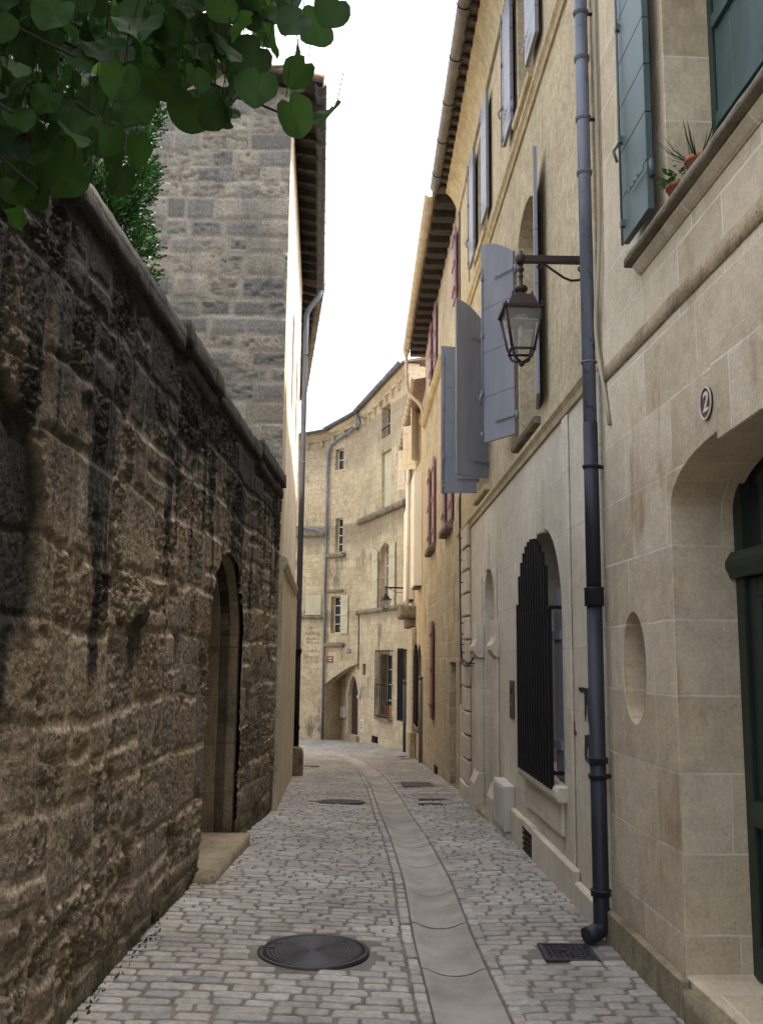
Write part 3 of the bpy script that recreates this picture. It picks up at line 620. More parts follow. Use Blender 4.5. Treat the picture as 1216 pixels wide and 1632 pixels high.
    P = np.zeros(U.shape+(3,)); P[..., 0] = LW.p0[0]+LW.d[0]*U-LW.n[0]*h; P[..., 1] = LW.p0[1]+LW.d[1]*U-LW.n[1]*h; P[..., 2] = Z
    me = grid_mesh('stone_face', P, keep)
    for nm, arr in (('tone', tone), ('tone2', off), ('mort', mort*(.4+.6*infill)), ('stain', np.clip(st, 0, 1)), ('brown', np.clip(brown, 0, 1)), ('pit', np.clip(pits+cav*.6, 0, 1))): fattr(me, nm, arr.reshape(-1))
    t = NT('rough_streaked_limestone'); ob = t.n('ShaderNodeTexCoord').outputs['Object']
    n1 = t.noise(ob, 7, 8, .65); n2 = t.noise(ob, 38, 6, .65); n3 = t.noise(ob, 1.7, 6)
    c = t.mix(t.math('ADD', t.math('MULTIPLY', attr(t, 'tone'), .6), t.math('MULTIPLY', t.ramp(n1, .3, .7), .4)), (.275, .22, .145), (.49, .415, .305))
    c = t.mix(t.math('MULTIPLY', t.ramp(t.math('ADD', n3, t.math('MULTIPLY', attr(t, 'tone2'), .25)), .60, .74, 0, .6), t.ramp(n1, .3, .6, .5, 1)), c, (.30, .21, .115)); c = t.mix(t.ramp(attr(t, 'tone2'), .0, .3, .55, 0), c, (.22, .195, .16)); c = t.mix(t.math('MULTIPLY', attr(t, 'mort'), .7), c, (.31, .255, .18))
    c = t.mix(t.math('MULTIPLY', attr(t, 'pit'), .5), c, (.10, .07, .04))  # pits and cavities tinted dark: dirt plus recess shade put into the colour
    c = t.mix(1, c, t.mix(t.ramp(n2, .30, .70), grey(.50), grey(1.28)), 'MULTIPLY'); c = t.mix(1, c, t.mix(t.ramp(t.noise(ob, 95, 5, .7), .32, .68), grey(.62), grey(1.22)), 'MULTIPLY')
    c = t.mix(t.math('MULTIPLY', attr(t, 'brown'), .8), c, t.mix(t.ramp(n1, .35, .68), (.050, .043, .036), (.17, .145, .112)))
    sf = t.math('MULTIPLY', attr(t, 'stain'), t.ramp(n2, .2, .6, .65, 1), True)
    c = t.mix(sf, c, t.mix(t.ramp(n1, .35, .7), (.009, .0085, .008), (.034, .031, .028)))
    sx = t.n('ShaderNodeSeparateXYZ'); t.set(sx.inputs[0], ob)
    c = t.mix(t.ramp(t.math('ADD', sx.outputs[2], t.math('MULTIPLY', n3, 1.1)), .52, .78, .75, 0), c, (.055, .055, .022))
    t.bump(t.math('MULTIPLY', t.math('ADD', n2, t.math('MULTIPLY', t.noise(ob, 105, 5, .7), .8)), t.math('SUBTRACT', 1.1, attr(t, 'mort'))), 1.0, .022)
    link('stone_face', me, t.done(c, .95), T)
    hole = arch(DOOR[0]-.0, DOOR[1]+.0, -.2, DOOR[3], DOOR[4], 20)
    core = MB().prism(LW, rect(.02, 11.03, -.6, 3.5), .12, .55, [hole]); core.build('wall_core', m_dark, T)
    out = arch(DOOR[0]-.12, DOOR[1]+.12, -.25, DOOR[3], DOOR[4]+.12, 20); a2 = arch(DOOR[0]+.0, DOOR[1]-.0, -.2, DOOR[3], DOOR[4], 20); a3 = arch(DOOR[0]+.06, DOOR[1]-.06, -.2, DOOR[3], DOOR[4]-.06, 20)
    MB().prism(LW, out, .045, .20, [a2]).build('door_surround', m_jamb, T); MB().prism(LW, out, .203, .42, [a3]).build('door_rebate', m_jamb, T)
    dm = MB(); n = 6; a0, a1 = DOOR[0]+.02, DOOR[1]-.02
    for i in range(n):
        ua, ub = a0+(a1-a0)*i/n+.004, a0+(a1-a0)*(i+1)/n-.004
        zf = lambda u: DOOR[3]+(DOOR[4]-.03-DOOR[3])*math.sqrt(max(0, 1-((u-cc)/rr)**2))
        dm.prism(LW, [(ua, .06), (ub, .06), (ub, zf(ub)), ((ua+ub)/2, zf((ua+ub)/2)), (ua, zf(ua))], .36, .40)
    D = dm.build('door', m_wood, T, bevel=.004)
    sm = MB()
    for z in (.5, 1.5): sm.box(LW, a0+.05, a1-.3, z, z+.06, .350, .359)
    sm.build('strap_hinge', m_black, D)
    rough('threshold', LW, DOOR[0]-.14, DOOR[1]-.02, -.5, .09, -.13, .34, m_step, T, .05, .006, 7, .03)
    r = np.random.default_rng(4)
    for (u0, u1, zt, ov, lo) in ((0, 5.80, 3.66, .03, .0), (5.80, 5.93, 3.74, .04, .0), (5.93, 6.98, 3.70, .05, .13), (6.98, 9.16, 3.67, .025, .0), (9.16, 11.03, 3.73, .05, .14)):
        u = u0
        while u < u1-.02:
            e = min(u1, u+r.uniform(.55, 1.1)); e = u1 if u1-e < .3 else e
            rough('coping', LW, u+.002, e-.002, zt-.15+r.uniform(-.008, .008), zt+r.uniform(-.012, .012), -ov-r.uniform(0, .012), .58, m_dark, T, .045, .008, 8, .014); u = e
        if lo: rough('coping_moulding', LW, u0+.01, u1-.01, zt-.15-lo, zt-.152, -ov*.6, .3, m_dark, T, .05, .016, 7, .05)
DOOR = (7.02, 8.56, 0, 1.78, 2.45)
m_jamb = stone('worn_jamb_stone', (.20, .155, .10), (.30, .24, .16), (.10, .075, .045), 1.2, .42, .006, .02, .8, .8, (.04, .032, .025), .6, .52, (1, 1), pit=.4, bump=.7)
build_garden_wall()

# ================================================================ TALL GABLED HOUSE (left)
def build_tall_house():
    T = thing('tall_house', 'tall house with dark weathered gable and bright sunlit street face behind the garden wall', 'house', (-1.2, 11.05, -.2))
    G = Fr((-1.20, 11.05), (-9, 11.05)); G.n = np.array([0., 1.])
    MB().prism(G, [(0, -.8), (7, -.8), (7, 9.63), (4.2, 9.70), (0, 8.76)], .03, .4).build('gable_core', m_plas, T)
    us = np.arange(-.004, 5.6, .022); zs = np.arange(2.6, 9.9, .022); U, Z = np.meshgrid(us, zs, indexing='ij'); Zc = np.minimum(Z, 8.76+.215*np.maximum(U, 0))
    d, tone, off, ero = masonry(U, Z, 61, ((.19, .24), (.22, .30)), ((.24, .4), (.4, .62)), .045); d = d+.012*(fbm(U*12, Z*12, 66, 3)-.5)
    inf = sstep(fbm(U*.8, Z*.8, 68, 4)+.12*sstep(U, 0, 2.5)-.06, .40, .60); mort = 1-sstep(d, .010+.014*inf, .028+.02*inf)
    wear = sstep(fbm(U*1.3, Z*1.6, 70, 4), .42, .58); pit = sstep(fbm(U*13, Z*20, 71, 4, .6), .54, .66)*sstep(ero, .25, .5)
    h = .012*(1-mort)+(off-.5)*.016-.020*pit*(1-mort)+(fbm(U*9, Z*14, 72, 4)-.5)*.02*(ero > .4)
    P = np.zeros(U.shape+(3,)); P[..., 0] = -1.20-U; P[..., 1] = 11.05-h; P[..., 2] = Zc
    me = grid_mesh('gable_face', P, None); drk = np.clip(sstep(tone+.42*(fbm(U*.5, Z*.5, 74)-.5)-.20*sstep(U, 1.2, 3)+.13*sstep(Z, 4.5, 7), .42, .58), 0, 1)
    for nm, arr in (('tone', off), ('mort', mort), ('dark', drk), ('pit', pit*(1-mort)), ('wear', wear)): fattr(me, nm, arr.reshape(-1))
    t = NT('grey_crusted_limestone'); ob = t.n('ShaderNodeTexCoord').outputs['Object']; n1 = t.noise(ob, 6, 8, .65); n2 = t.noise(ob, 40, 6, .65)
    c = t.mix(t.math('ADD', t.math('MULTIPLY', attr(t, 'tone'), .6), t.math('MULTIPLY', t.ramp(n1, .3, .7), .4)), (.205, .18, .14), (.33, .295, .235))
    c = t.mix(t.math('MULTIPLY', attr(t, 'dark'), t.ramp(n1, .3, .62, .72, 1)), c, t.mix(attr(t, 'tone'), (.125, .12, .113), (.195, .187, .173)))
    c = t.mix(t.math('MULTIPLY', attr(t, 'pit'), .5), c, (.11, .098, .08)); c = t.mix(t.math('MULTIPLY', attr(t, 'mort'), t.ramp(n1, .3, .6, .55, .95)), c, (.28, .25, .20))
    c = t.mix(t.math('MULTIPLY', t.ramp(t.noise(t.scale(ob, (2.2, 1, .9)), 1.0, 7, .6),   .47, .66), .6), c, (.125, .12, .112))
    c = t.mix(1, c, t.mix(t.ramp(n2, .3, .7), grey(.68), grey(1.2)), 'MULTIPLY'); t.bump(t.math('ADD', n2, t.math('MULTIPLY', n1, .8)), .6, .015)
    link('gable_face', me, t.done(c, .95), T)
    top = 8.75; slots = [rect(2.6, 2.75, 3.4, 5.6), rect(5.0, 5.12, 3.3, 5.5)]
    MB().prism(LH, rect(.405, 6.36, -1.2, top), 0, .4, [rect(2.2, 2.9, 5.2, 6.7), rect(4.3, 5.0, 5.2, 6.7)]).build('street_wall', m_facade, T)
    for a in (2.2, 4.3):
        w = win(LH, T, a, a+.7, 5.2, 6.7, .22, m_grey, 2, 3)
    MB().prism(LH, rect(-.005, 6.36, -1.2, 2.62), -.055, -.002, [rect(3.0, 3.03, .9, 2.3)]).build('plaster_base', m_plas, T)
    MB().sweep(LH, [(-.002, 2.622), (-.07, 2.622), (-.10, 2.70), (-.10, 2.75), (-.002, 2.80)], -.01, 5.0).build('cornice', m_plas, T)
    bk = MB(); bk.box(WLD, -7.6, -2.0, -.8, 8.7, 16.95, 17.35); bk.build('back_wall', m_plas, T); MB().box(WLD, -8.2, -7.8, -.8, 9.0, 11.5, 17.35).build('side_wall', m_plas, T)
    # roof: two slopes of canal tiles on rafters, open eave over the street
    sl_ = .215; ex = .40; RY0, RY1 = 10.83, 17.62
    def rz(x): return 8.80+(-1.2-x)*sl_
    rf = MB(); xr = -5.4
    def xe(y): return np.interp(y, [11.05, 17.4], [-.80, -1.225])
    for (w0, w1) in ((0., .05),):
        v = []
        for y in (RY0, RY1):
            for x in (xe(y), xr, -9.2):
                z = rz(x) if x >= xr else rz(xr)-(xr-x)*sl_
                v += [(x, y, z), (x, y, z+.06)]
        rf.add(v, [(0, 2, 3, 1), (2, 4, 5, 3), (6, 7, 9, 8), (8, 9, 11, 10), (0, 6, 8, 2), (2, 8, 10, 4), (1, 3, 9, 7), (3, 5, 11, 9), (0, 1, 7, 6), (4, 10, 11, 5)])
    R = rf.build('roof', m_raft, T)
    tl = MB(); y = RY0+.04
    while y < RY1:
        x0 = float(xe(y)); pts = [(x0-.04+.06, y, rz(x0+.02)+.07), (xr, y, rz(xr)+.07)]; tl.tube(pts, .062, 10); y += .19
    tl.build('roof_tiles', m_tile, R)
    vg = MB(); x = -.92                                    # pale verge tiles along the gable
    i = 0
    while x > -5.3: rough('verge_tile', WLD, x-.30, x-.005, rz(x-.15)+.06, rz(x-.15)+.115, RY0-.03, RY0+.22, m_sill, R, .06, .012, 8, .02) if i < 7 else None; x -= .3; i += 1
    y = 11.25
    while y < 17.5:
        ra = MB()
        x0 = float(xe(y))-.02; xw = x0-ex-.05
        ra.add([(x0, y-.035, rz(x0)-.10), (x0, y+.035, rz(x0)-.10), (x0, y+.035, rz(x0)-.002), (x0, y-.035, rz(x0)-.002), (xw, y-.035, rz(xw)-.12), (xw, y+.035, rz(xw)-.12), (xw, y+.035, rz(xw)-.002), (xw, y-.035, rz(xw)-.002)],
               [(0, 1, 2, 3), (4, 7, 6, 5), (0, 4, 5, 1), (1, 5, 6, 2), (2, 6, 7, 3), (3, 7, 4, 0)]); y += .42; ra.build('rafter', m_raft, R)
    half_gutter((-.82, 10.85, 8.73), (-1.235, 17.5, 8.66), .075, m_gutb, R, bands=17, bandmat=m_gut)
    D = thing('downpipe', 'long grey downpipe on the sunlit corner of the tall left house with black lower end', 'downpipe', LH.P(6.28, -.5, -.09), None)
    px, py, _ = LH.P(6.25, 0, -.09)
    pts = bend([(-1.232, 17.30, 8.64), (-1.24, 17.30, 8.5), (px, py, 8.15), (px, py, 1.75)], None, .15)
    pipe(D, pts, .052, m_zinc, [(7.3, .6), (5.2, .6), (3.3, .6), (2.4, .6)], 'upper_pipe', 1.12)
    pipe(D, [(px, py, 1.75), (px, py, -.45)], .058, m_black, [(1.7, 1.5), (.35, 1.4), (-.3, 1.2)], 'cast_iron_foot', 1.2)
    B = thing('stone_bollard', 'worn squat stone guard block against the left house beneath the downpipe', 'bollard', (-1.44, 17.02, -.5))
    bf = Fr((-1.60, 16.95), (-1.33, 16.95)); bf.n = np.array([0., 1.])
    mb = MB().prism(bf, [(0, -.8), (.27, -.8), (.27, -.06), (.25, -.0), (.20, .03), (.07, .03), (.02, .0), (0, -.06)], 0, .24)
    mb.build('block', m_bol, B, bevel=.02, seg=3)
m_bol = stone('worn_reddish_stone', (.22, .165, .115), (.30, .235, .17), (.2, .15, .1), 2, 2, .001, .01, .1, .5, (.07, .06, .05), .8, .5, (2, 2), pit=.3, bump=.5)
build_tall_house()
def build_second_left():
    T = thing('far_left_house', 'partly hidden house past the tall left house showing its tiled eave and grey gutter', 'house', L2.P(0, 0))
    MB().prism(L2, rect(.02, 9.0, -2, 8.95), 0, .4, [rect(3, 3.8, 4.5, 6.0)]).build('wall', m_plas, T); win(L2, T, 3, 3.8, 4.5, 6., .2, m_cream, 2, 3)
    [MB().box(L2, a, a+.4, -2, 8.9, .402, 5).build('side_wall', m_plas, T) for a in (.02, 8.6)]
    m = MB().sweep(L2, [(-.36, 8.98), (-.36, 9.06), (5, 10.1), (5, 10.0)], -.02, 9.1); R = m.build('roof', m_tile, T)
    for i in range(20): u = .2+i*.45; MB().sweep(L2, [(-.34, 8.86), (-.34, 8.975), (.1, 9.06), (.1, 8.94)], u, u+.07).build('rafter', m_raft, R)
    half_gutter(L2.P(.3, 9.0, -.43), L2.P(9.1, 9.0, -.43), .075, m_gut, R, bands=14)
build_second_left()
# ================================================================ RIGHT: HOUSE AT THE CORNER (near)
def sx(F, pts, w=0): return [F.px(x, y, w) for x, y in pts]
def build_near_house():
    T = thing('near_house', 'near right house of tan ashlar with arched doorway oval niche and green shutters', 'house', H2.P(4.7, 0))
    F = H2; d0, d1 = 3.86, 5.56; zb = .185
    door = arch(d0, d1, zb, 2.30, 2.585, 24, 2.4); w0, w1 = 4.15, 5.43; wz0, wz1 = 3.82, 6.0
    ov = [(6.20+.205*math.cos(a), 1.565+.30*math.sin(a)) for a in [2*math.pi*i/32 for i in range(32)]]
    MB().prism(F, rect(-2, 6.72, -.6, 8.2), 0, .34, [door, rect(w0, w1, wz0, wz1), ov, rect(.8, 2., 3.82, 6.), rect(.6, 2.2, .8, 2.6)]).build('wall', m_h2, T, bevel=.006)
    bw = MB(); bw.prism(F, rect(5.7, 6.7, 1.0, 2.2), .342, .40); bw.build('niche_back', m_h2, T)
    # drip of the oval niche's worn lower rim
    MB().prism(F, [(-2, -.5), (3.8, -.5), (3.8, .19), (-2, .19)], -.045, -.002).build('plinth', m_step, T, bevel=.012)
    MB().prism(F, [(5.50, -.5), (6.735, -.5), (6.735, .19), (5.50, .19)], -.05, -.002).build('plinth', m_step, T, bevel=.012)
    rough('doorstep', F, 3.84, 5.49, -.4, .165, -.055, .50, m_step, T, .06, .004, 6, .03)
    k = MB().prism(F, [(4.49, 2.555), (4.92, 2.535), (4.975, 2.96), (4.43, 2.96)], -.014, .16); k.build('keystone', m_h2, T, bevel=.006)
    # door set back in the arch: two moulded leaves under a glazed fanlight behind a transom
    dw = .31; D = MB(); D.box(F, d0+.0, d0+.09, zb, 2.6, dw, dw+.10); D = D.build('door', m_dgreen, T, bevel=.006); MB().box(F, d1-.09, d1, zb, 2.6, dw, dw+.10).build('door_post', m_dgreen, D, bevel=.006)
    MB().sweep(F, [(dw-.035, 2.02), (dw-.05, 2.05), (dw-.05, 2.08), (dw-.02, 2.13), (dw+.08, 2.14), (dw+.08, 2.0), (dw-.03, 2.0)], d0+.002, d1-.002).build('transom', m_dgreen, D, bevel=.004)
    for a, b in ((d0+.091, (d0+d1)/2-.003), ((d0+d1)/2+.003, d1-.091)):
        m = MB(); z0, z1 = zb+.01, 1.997; s = .10
        m.box(F, a, a+s, z0, z1, dw+.02, dw+.07).box(F, b-s, b, z0, z1, dw+.02, dw+.07)
        for q0, q1 in ((z0, z0+.22), (.88, .98), (z1-.1, z1)): m.box(F, a+s, b-s, q0, q1, dw+.021, dw+.069)
        for q0, q1 in ((z0+.22, .88), (.98, z1-.1)):
            m.box(F, a+s, b-s, q0, q1, dw+.045, dw+.06)
            for e in (0, 1):
                m.sweep(F, [(dw+.012, q0+.03), (dw+.012, q0+.0), (dw+.045, q0+.0), (dw+.045, q0+.06)], a+s+.06, b-s-.06) if e == 0 else m.sweep(F, [(dw+.012, q1-.03), (dw+.012, q1), (dw+.045, q1), (dw+.045, q1-.06)], a+s+.06, b-s-.06)
            m.box(F, a+s, a+s+.05, q0, q1, dw+.012, dw+.044).box(F, b-s-.05, b-s, q0, q1, dw+.012, dw+.044)
        lf = m.build('door_leaf', m_dgreen, D, bevel=.005)
    MB().sweep(F, [(dw-.015, .86), (dw-.02, .90), (dw+.0, .97), (dw+.02, .98), (dw+.02, .86)], d0+.10, d1-.06).build('dado_rail', m_dgreen, D, bevel=.004)
    MB().sweep(F, [(dw-.015, zb+.005), (dw-.015, zb+.10), (dw+.005, zb+.15), (dw+.02, zb+.16), (dw+.02, zb+.005)], d0+.10, d1-.06).build('kick_board', m_dgreen, D, bevel=.004)
    MB().box(F, d0+.91, d0+1.2, 1.46, 1.50, dw+.036, dw+.044).build('letter_slot', m_black, D)
    MB().box(F, d0+.05, d1-.05, 2.141, 2.59, dw+.05, dw+.06).build('fanlight', m_glass, D)
    fb = MB()
    for i in range(1, 4): u = d0+(d1-d0)*i/4; fb.box(F, u-.018, u+.018, 2.141, 2.58, dw+.02, dw+.049)
    fb.build('glazing_bars', m_dgreen, D)
    # window with sill ledge and shutters
    ou = F.px(1015, 418)[0]
    rough('window_ledge', F, -1.0, ou, 3.735, 3.79, -.085, .30, m_sill, T, .06, .006, 8, .025)
    MB().sweep(F, [(-.002, 3.675), (-.02, 3.69), (-.045, 3.72), (-.045, 3.734), (-.002, 3.734)], -1, ou-.05).build('ledge_moulding', m_h2, T, bevel=.004)
    rough('worn_band', F, -1.5, 6.60, 3.285, 3.385, -.010, .03, m_h2b, T, .06, .004, 5, .012)
    W = MB(); W.box(F, w0, w0+.06, wz0, wz1, .24, .31).box(F, w1-.055, w1-.0, wz0, wz1, .24, .31).box(F, w0+.06, w1-.055, wz1-.06, wz1, .24, .31); W = W.build('window', m_dframe, T, bevel=.004)
    c = (w0+w1)/2
    for a, b in ((w0+.062, c-.003), (c+.003, w1-.057)):
        s = MB(); n = 3
        for i in range(n): s.box(F, a+(b-a)*i/n+.002, a+(b-a)*(i+1)/n-.002, wz0+.05, wz1-.062, .25, .275)
        for z in (wz0+.46, wz0+1.0, wz0+1.6): s.prism(F, [(a+.03, z-.035), (b-.02, z-.035), (b-.02, z+.035), (a+.03, z+.035)], .226, .249)
        s.build('shutter', m_green2, W, bevel=.006)
    MB().box(F, w0, w1, wz0, wz1, .312, .32).build('pane', m_glass, W)
    h = F.P(w1+.04, 0, -.055)
    shutter(W, h, F.d, .42, 3.86, 6.0, m_green, rows=8, side=-1 if (F.n@np.array([-F.d[1], F.d[0]])) > 0 else 1, batt=(), diag=False, bolt=True, th=.034)
    # roof far above the picture, closing the house
    MB().sweep(F, [(-.5, 8.2), (-.5, 8.32), (5, 9.6), (5, 8.2)], -2, 6.72).build('roof', m_tile, T)
    MB().box(F, -2.0, -1.6, -.6, 8.2, .342, 5).build('side_wall', m_h2, T)
    N = thing('number_plate', 'oval maroon plate with a pale number 2 beside the arched doorway', 'number plate', F.P(5.07, 2.73, -.02))
    u, z = F.px(1122.5, 642.5, -.012); ring = [(u+.066*math.cos(a), z+.074*math.sin(a)) for a in [2*math.pi*i/36 for i in range(36)]]; ri = [(u+.059*math.cos(a), z+.067*math.sin(a)) for a in [2*math.pi*i/36 for i in range(36)]]
    MB().prism(F, ring, -.008, -.001).build('plate', m_plate, N); MB().prism(F, ring, -.013, -.0085, [ri]).build('rim', m_ivory, N)
    text_mesh('2', .125, F, u, z, -.009, m_ivory, N, 'numeral', .003, .12, True)
    for (u, lab, kind) in ((5.27, 'small terracotta pot with round green leaves beside the stone jamb of the green window', 0), (5.02, 'terracotta pot with thin grassy leaves on the window ledge beside the closed shutter', 1)):
        p = F.P(u, 3.79, -.005); P = thing('flower_pot', lab, 'flower pot', p, 'terracotta pots on the window ledge')
        MB().lathe(p, [(.04, 0), (.053, .07), (.06, .07), (.06, .09), (.05, .09), (.046, .068), (0, .068)], 20).build('pot', m_terra, P)
        it = []; r = random.Random(3+kind)
        if kind == 0:
            for i in range(70):
                a = r.uniform(0, 6.28); q = r.uniform(.02, .08); zz = r.uniform(.08, .16); it.append(((p[0]+math.cos(a)*q, p[1]+math.sin(a)*q, p[2]+zz), (math.cos(a), math.sin(a), r.uniform(-.3, .6)), (r.uniform(-.4, .4), r.uniform(-.4, .4), 1), r.uniform(.025, .04), r.random()))
            leaves_mesh('foliage', it, m_plant, P, ([(0, 0, 0), (.5, -.4, .05), (1, 0, 0), (.5, .4, .05)], [(0, 1, 2), (0, 2, 3)]))
        else:
            for i in range(46):
                a = r.uniform(0, 6.28); it.append(((p[0]+math.cos(a)*.03, p[1]+math.sin(a)*.03, p[2]+.07), (math.cos(a)*.8, math.sin(a)*.8, r.uniform(.3, 1.3)), (math.cos(a), math.sin(a), -1), r.uniform(.12, .24), r.random()*.5))
            leaves_mesh('foliage', it, m_weed, P, ([(0, -.02, 0), (0, .02, 0), (.5, .018, .05), (.5, -.018, .05), (1, 0, -.06)], [(0, 1, 2, 3), (3, 2, 4)]))
    # downpipe at the seam
    zp = .0; a = F.P(6.70, 0, -.075); D = thing('downpipe', 'tall near downpipe, worn blue grey zinc above and dark cast iron below', 'downpipe', (a[0], a[1], 0))
    ax, ay = a[0], a[1]
    pipe(D, [(ax, ay, 8.1), (ax, ay, 3.06)], .042, m_zinc, [(5.86, .55), (5.53, .6), (5.1, .5), (4.72, .5), (6.4, .6), (3.45, .001)], 'upper_pipe', 1.16)
    pipe(D, [(ax, ay, 3.06), (ax, ay, 2.02)], .0455, m_iron, [(2.78, .35)], 'middle_pipe', 1.15)
    el = bend([(ax, ay, 2.02), (ax, ay, .075), (ax-.10, ay-.05, .055)], None, .11, 7)
    pipe(D, el, .0475, m_iron, [(1.98, 2.2), (1.02, .7), (.93, .55), (.28, .7)], 'lower_pipe', 1.22)
    br = MB()
    for z in (5.86, 5.1, 2.78, .93): br.tube([(ax, ay, z), F.P(6.70, z, .02)], .012, 6)
    br.build('bracket', m_iron, D)
    # pale conduit clipped beside the pipe
    C = MB(); pts = [F.P(6.56, 8.1, -.02), F.P(6.56, 5.0, -.02), F.P(6.57, 4.3, -.02), F.P(6.60, 3.95, -.03), F.P(6.66, 3.72, -.04), F.P(6.66, 3.5, -.03), F.P(6.56, 3.2, -.015), F.P(6.50, 3.0, -.012)]
    c = C.tube(bend(pts, None, .2), .0125, 8).build('conduit', m_conduit); tag(c, 'thin pale conduit clipped to the wall beside the near downpipe', 'conduit')
m_h2b = stone('worn_brown_band', (.28, .205, .115), (.41, .325, .205), (.33, .25, .15), 1, .3, .002, .02, .5, 1, (.1, .07, .04), .6, .5, (2, 2), pit=.6, bump=.9)
build_near_house()

# ================================================================ RIGHT: HOUSE WITH LILAC-GREY SHUTTERS (middle)
def build_mid_house():
    F = MF; T = thing('middle_house', 'pale house with lilac grey shutters, ochre upper floors and a black window grille', 'house', F.P(4, -.1))
    W1, W2 = (2.02, 2.96), (5.14, 6.10); ZA = 3.62
    gw = arch(1.22, 2.68, .72, 1.95, 2.66, 18, 2.0); pd = arch(4.74, 5.66, -.35, 2.10, 2.66, 16, 2.0)
    up = [(2.06, 2.84), (5.20, 5.96)]
    MB().prism(F, rect(.0, F.L-.0, -1.2, 3.42), 0, .36, [gw, pd, rect(2.30, 2.78, -.02, .17)]).build('ground_floor_wall', m_midlow, T, bevel=.006)
    holes = [arch(a, b, ZA, 5.50, 5.80, 12, 2) for a, b in (W1, W2)]+[rect(a, b, 6.88, 8.42) for a, b in up]
    MB().prism(F, rect(.0, F.L, 3.421, 9.0), 0, .36, holes).build('upper_wall', m_midup, T, bevel=.006)
    bx = MB().box(F, 0, .3, -1.2, 9, .362, 5); bx.build('side_wall', m_midup, T); MB().box(F, F.L-.3, F.L, -1.2, 9, .362, 5).build('side_wall', m_midup, T)
    # string courses
    prof = lambda z, d: [(-.002, z-.07), (-.02*d, z-.07), (-.03*d, z-.03), (-.055*d, z), (-.055*d, z+.035), (-.002, z+.06)]
    MB().sweep(F, prof(3.44, 1), .1, F.L).build('string_course', m_trim, T); MB().sweep(F, prof(6.58, 1), .0, F.L).build('string_course', m_trim, T)
    for k, (a, b) in enumerate((W1, W2)):
        win(F, T, a, b, ZA, 5.82, .22, m_grey, 2, 3, m_glass)
        MB().sweep(F, [(.30, ZA-.07), (-.06, ZA-.07), (-.075, ZA-.03), (-.06, ZA-.002), (.30, ZA-.002)], a-.12, b+.10).build('sill', m_sill if k == 0 else m_trim, T, bevel=.006)
    for a, b in up:
        wo_ = win(F, T, a, b, 6.88, 8.42, .25, m_grey, 2, 3, m_glass)
        MB().sweep(F, [(.25, 6.78), (-.05, 6.78), (-.06, 6.84), (.25, 6.879)], a-.05, b+.05).build('sill', m_trim, wo_, bevel=.005)
        for s, u, L in ((-1, a-.03, .50), (1, b+.03, .50)):
            shutter(wo_, F.P(u, 0, -.04), F.d*s, L, 6.88, 8.40, m_lilac, rows=6, side=-1*s if (F.n@np.array([-F.d[1], F.d[0]])) > 0 else 1*s, batt=(), bolt=(s > 0), th=.035)
    # first floor: arched leaves standing open at different angles (plan directions in u, w)
    def dv(u, w): return F.d*u+F.n*w
    wins = [o for o in T.children if o.name.startswith('window')]
    shutter(wins[0], F.P(W1[0]-.0, 0, -.02), dv(-.985, -.175), .50, 3.70, 5.56, m_lilac, rise=.27, rows=4, batt=(), side=1, bolt=False)
    shutter(wins[0], F.P(W1[1]+.03, 0, -.02), dv(.86, -.52), .50, 3.72, 5.56, m_lilac, rise=.24, rows=4, batt=(), side=1, bolt=True)
    shutter(wins[1], F.P(W2[0]-.0, 0, -.02), dv(-.50, -.86), .46, 3.70, 5.56, m_lilac, rise=.26, rows=1, batt=(), side=1)
    shutter(wins[1], F.P(W2[1]+.02, 0, -.02), dv(.10, -.99), .46, 3.70, 5.56, m_lilac, rise=.10, rows=4, batt=(), side=1, bolt=True)
    # barred ground floor window
    gwin = win(F, T, 1.22, 2.68, .72, 2.62, .26, m_grey, 2, 4, m_glass)
    top = lambda u: 1.98+.60*math.sqrt(max(0, 1-((u-1.96)/.69)**2)) if abs(u-1.96) < .69 else 1.98
    grille(F, gwin, 1.27, 2.64, .68, 2.6, -.085, 13, m_black, top, (.06, .68), .0165)
    m = MB()
    for a, b in ((1.235, 1.38), (1.385, 1.52)): m.box(F, a, b-.004, .735, 2.13, .005, .035)
    for q in (.95, 1.75): m.box(F, 1.24, 1.54, q, q+.07, -.012, .0045)
    m.build('shutter', m_lilac, gwin, bevel=.003)
    MB().sweep(F, [(.26, .60), (-.07, .60), (-.085, .64), (-.085, .68), (-.07, .715), (.26, .718)], 1.12, 2.78).build('sill', m_midlow, gwin, bevel=.012)
    MB().prism(F, rect(1.2, 2.72, .36, .598), -.028, -.001).build('apron', m_midlow, T, bevel=.008)
    for c, z0 in ((1.95, 2.64), (5.2, 2.64)):
        MB().prism(F, [(c-.10, z0-.02), (c+.10, z0-.02), (c+.135, z0+.42), (c-.135, z0+.42)], -.03, .15).build('keystone', m_midlow, T, bevel=.008)
    MB().box(F, .86, 1.03, .17, 3.36, -.02, -.001).build('pilaster', m_midlow, T, bevel=.008)
    # plinth pieces
    for a, b, z in ((.02, .72, .17), (.74, 2.29, .235), (2.79, 3.38, .235)):
        MB().prism(F, rect(a, b, -1, z), -.055, -.002).build('plinth', m_midlow, T, bevel=.014)
    v = MB().box(F, 2.292, 2.788, -.25, -.03, -.055, -.002).box(F, 2.292, 2.788, .18, .235, -.055, -.002); v.build('vent_surround', m_midlow, T)
    g = MB()
    for i in range(5): z = -.02+i*.044; g.add([F.P(2.30, z, -.05), F.P(2.78, z, -.05), F.P(2.78, z+.02, -.01), F.P(2.30, z+.02, -.01), F.P(2.30, z+.006, -.05), F.P(2.78, z+.006, -.05), F.P(2.78, z+.026, -.01), F.P(2.30, z+.026, -.01)], [(0, 1, 2, 3), (7, 6, 5, 4), (0, 4, 5, 1), (2, 6, 7, 3), (0, 3, 7, 4), (1, 5, 6, 2)])
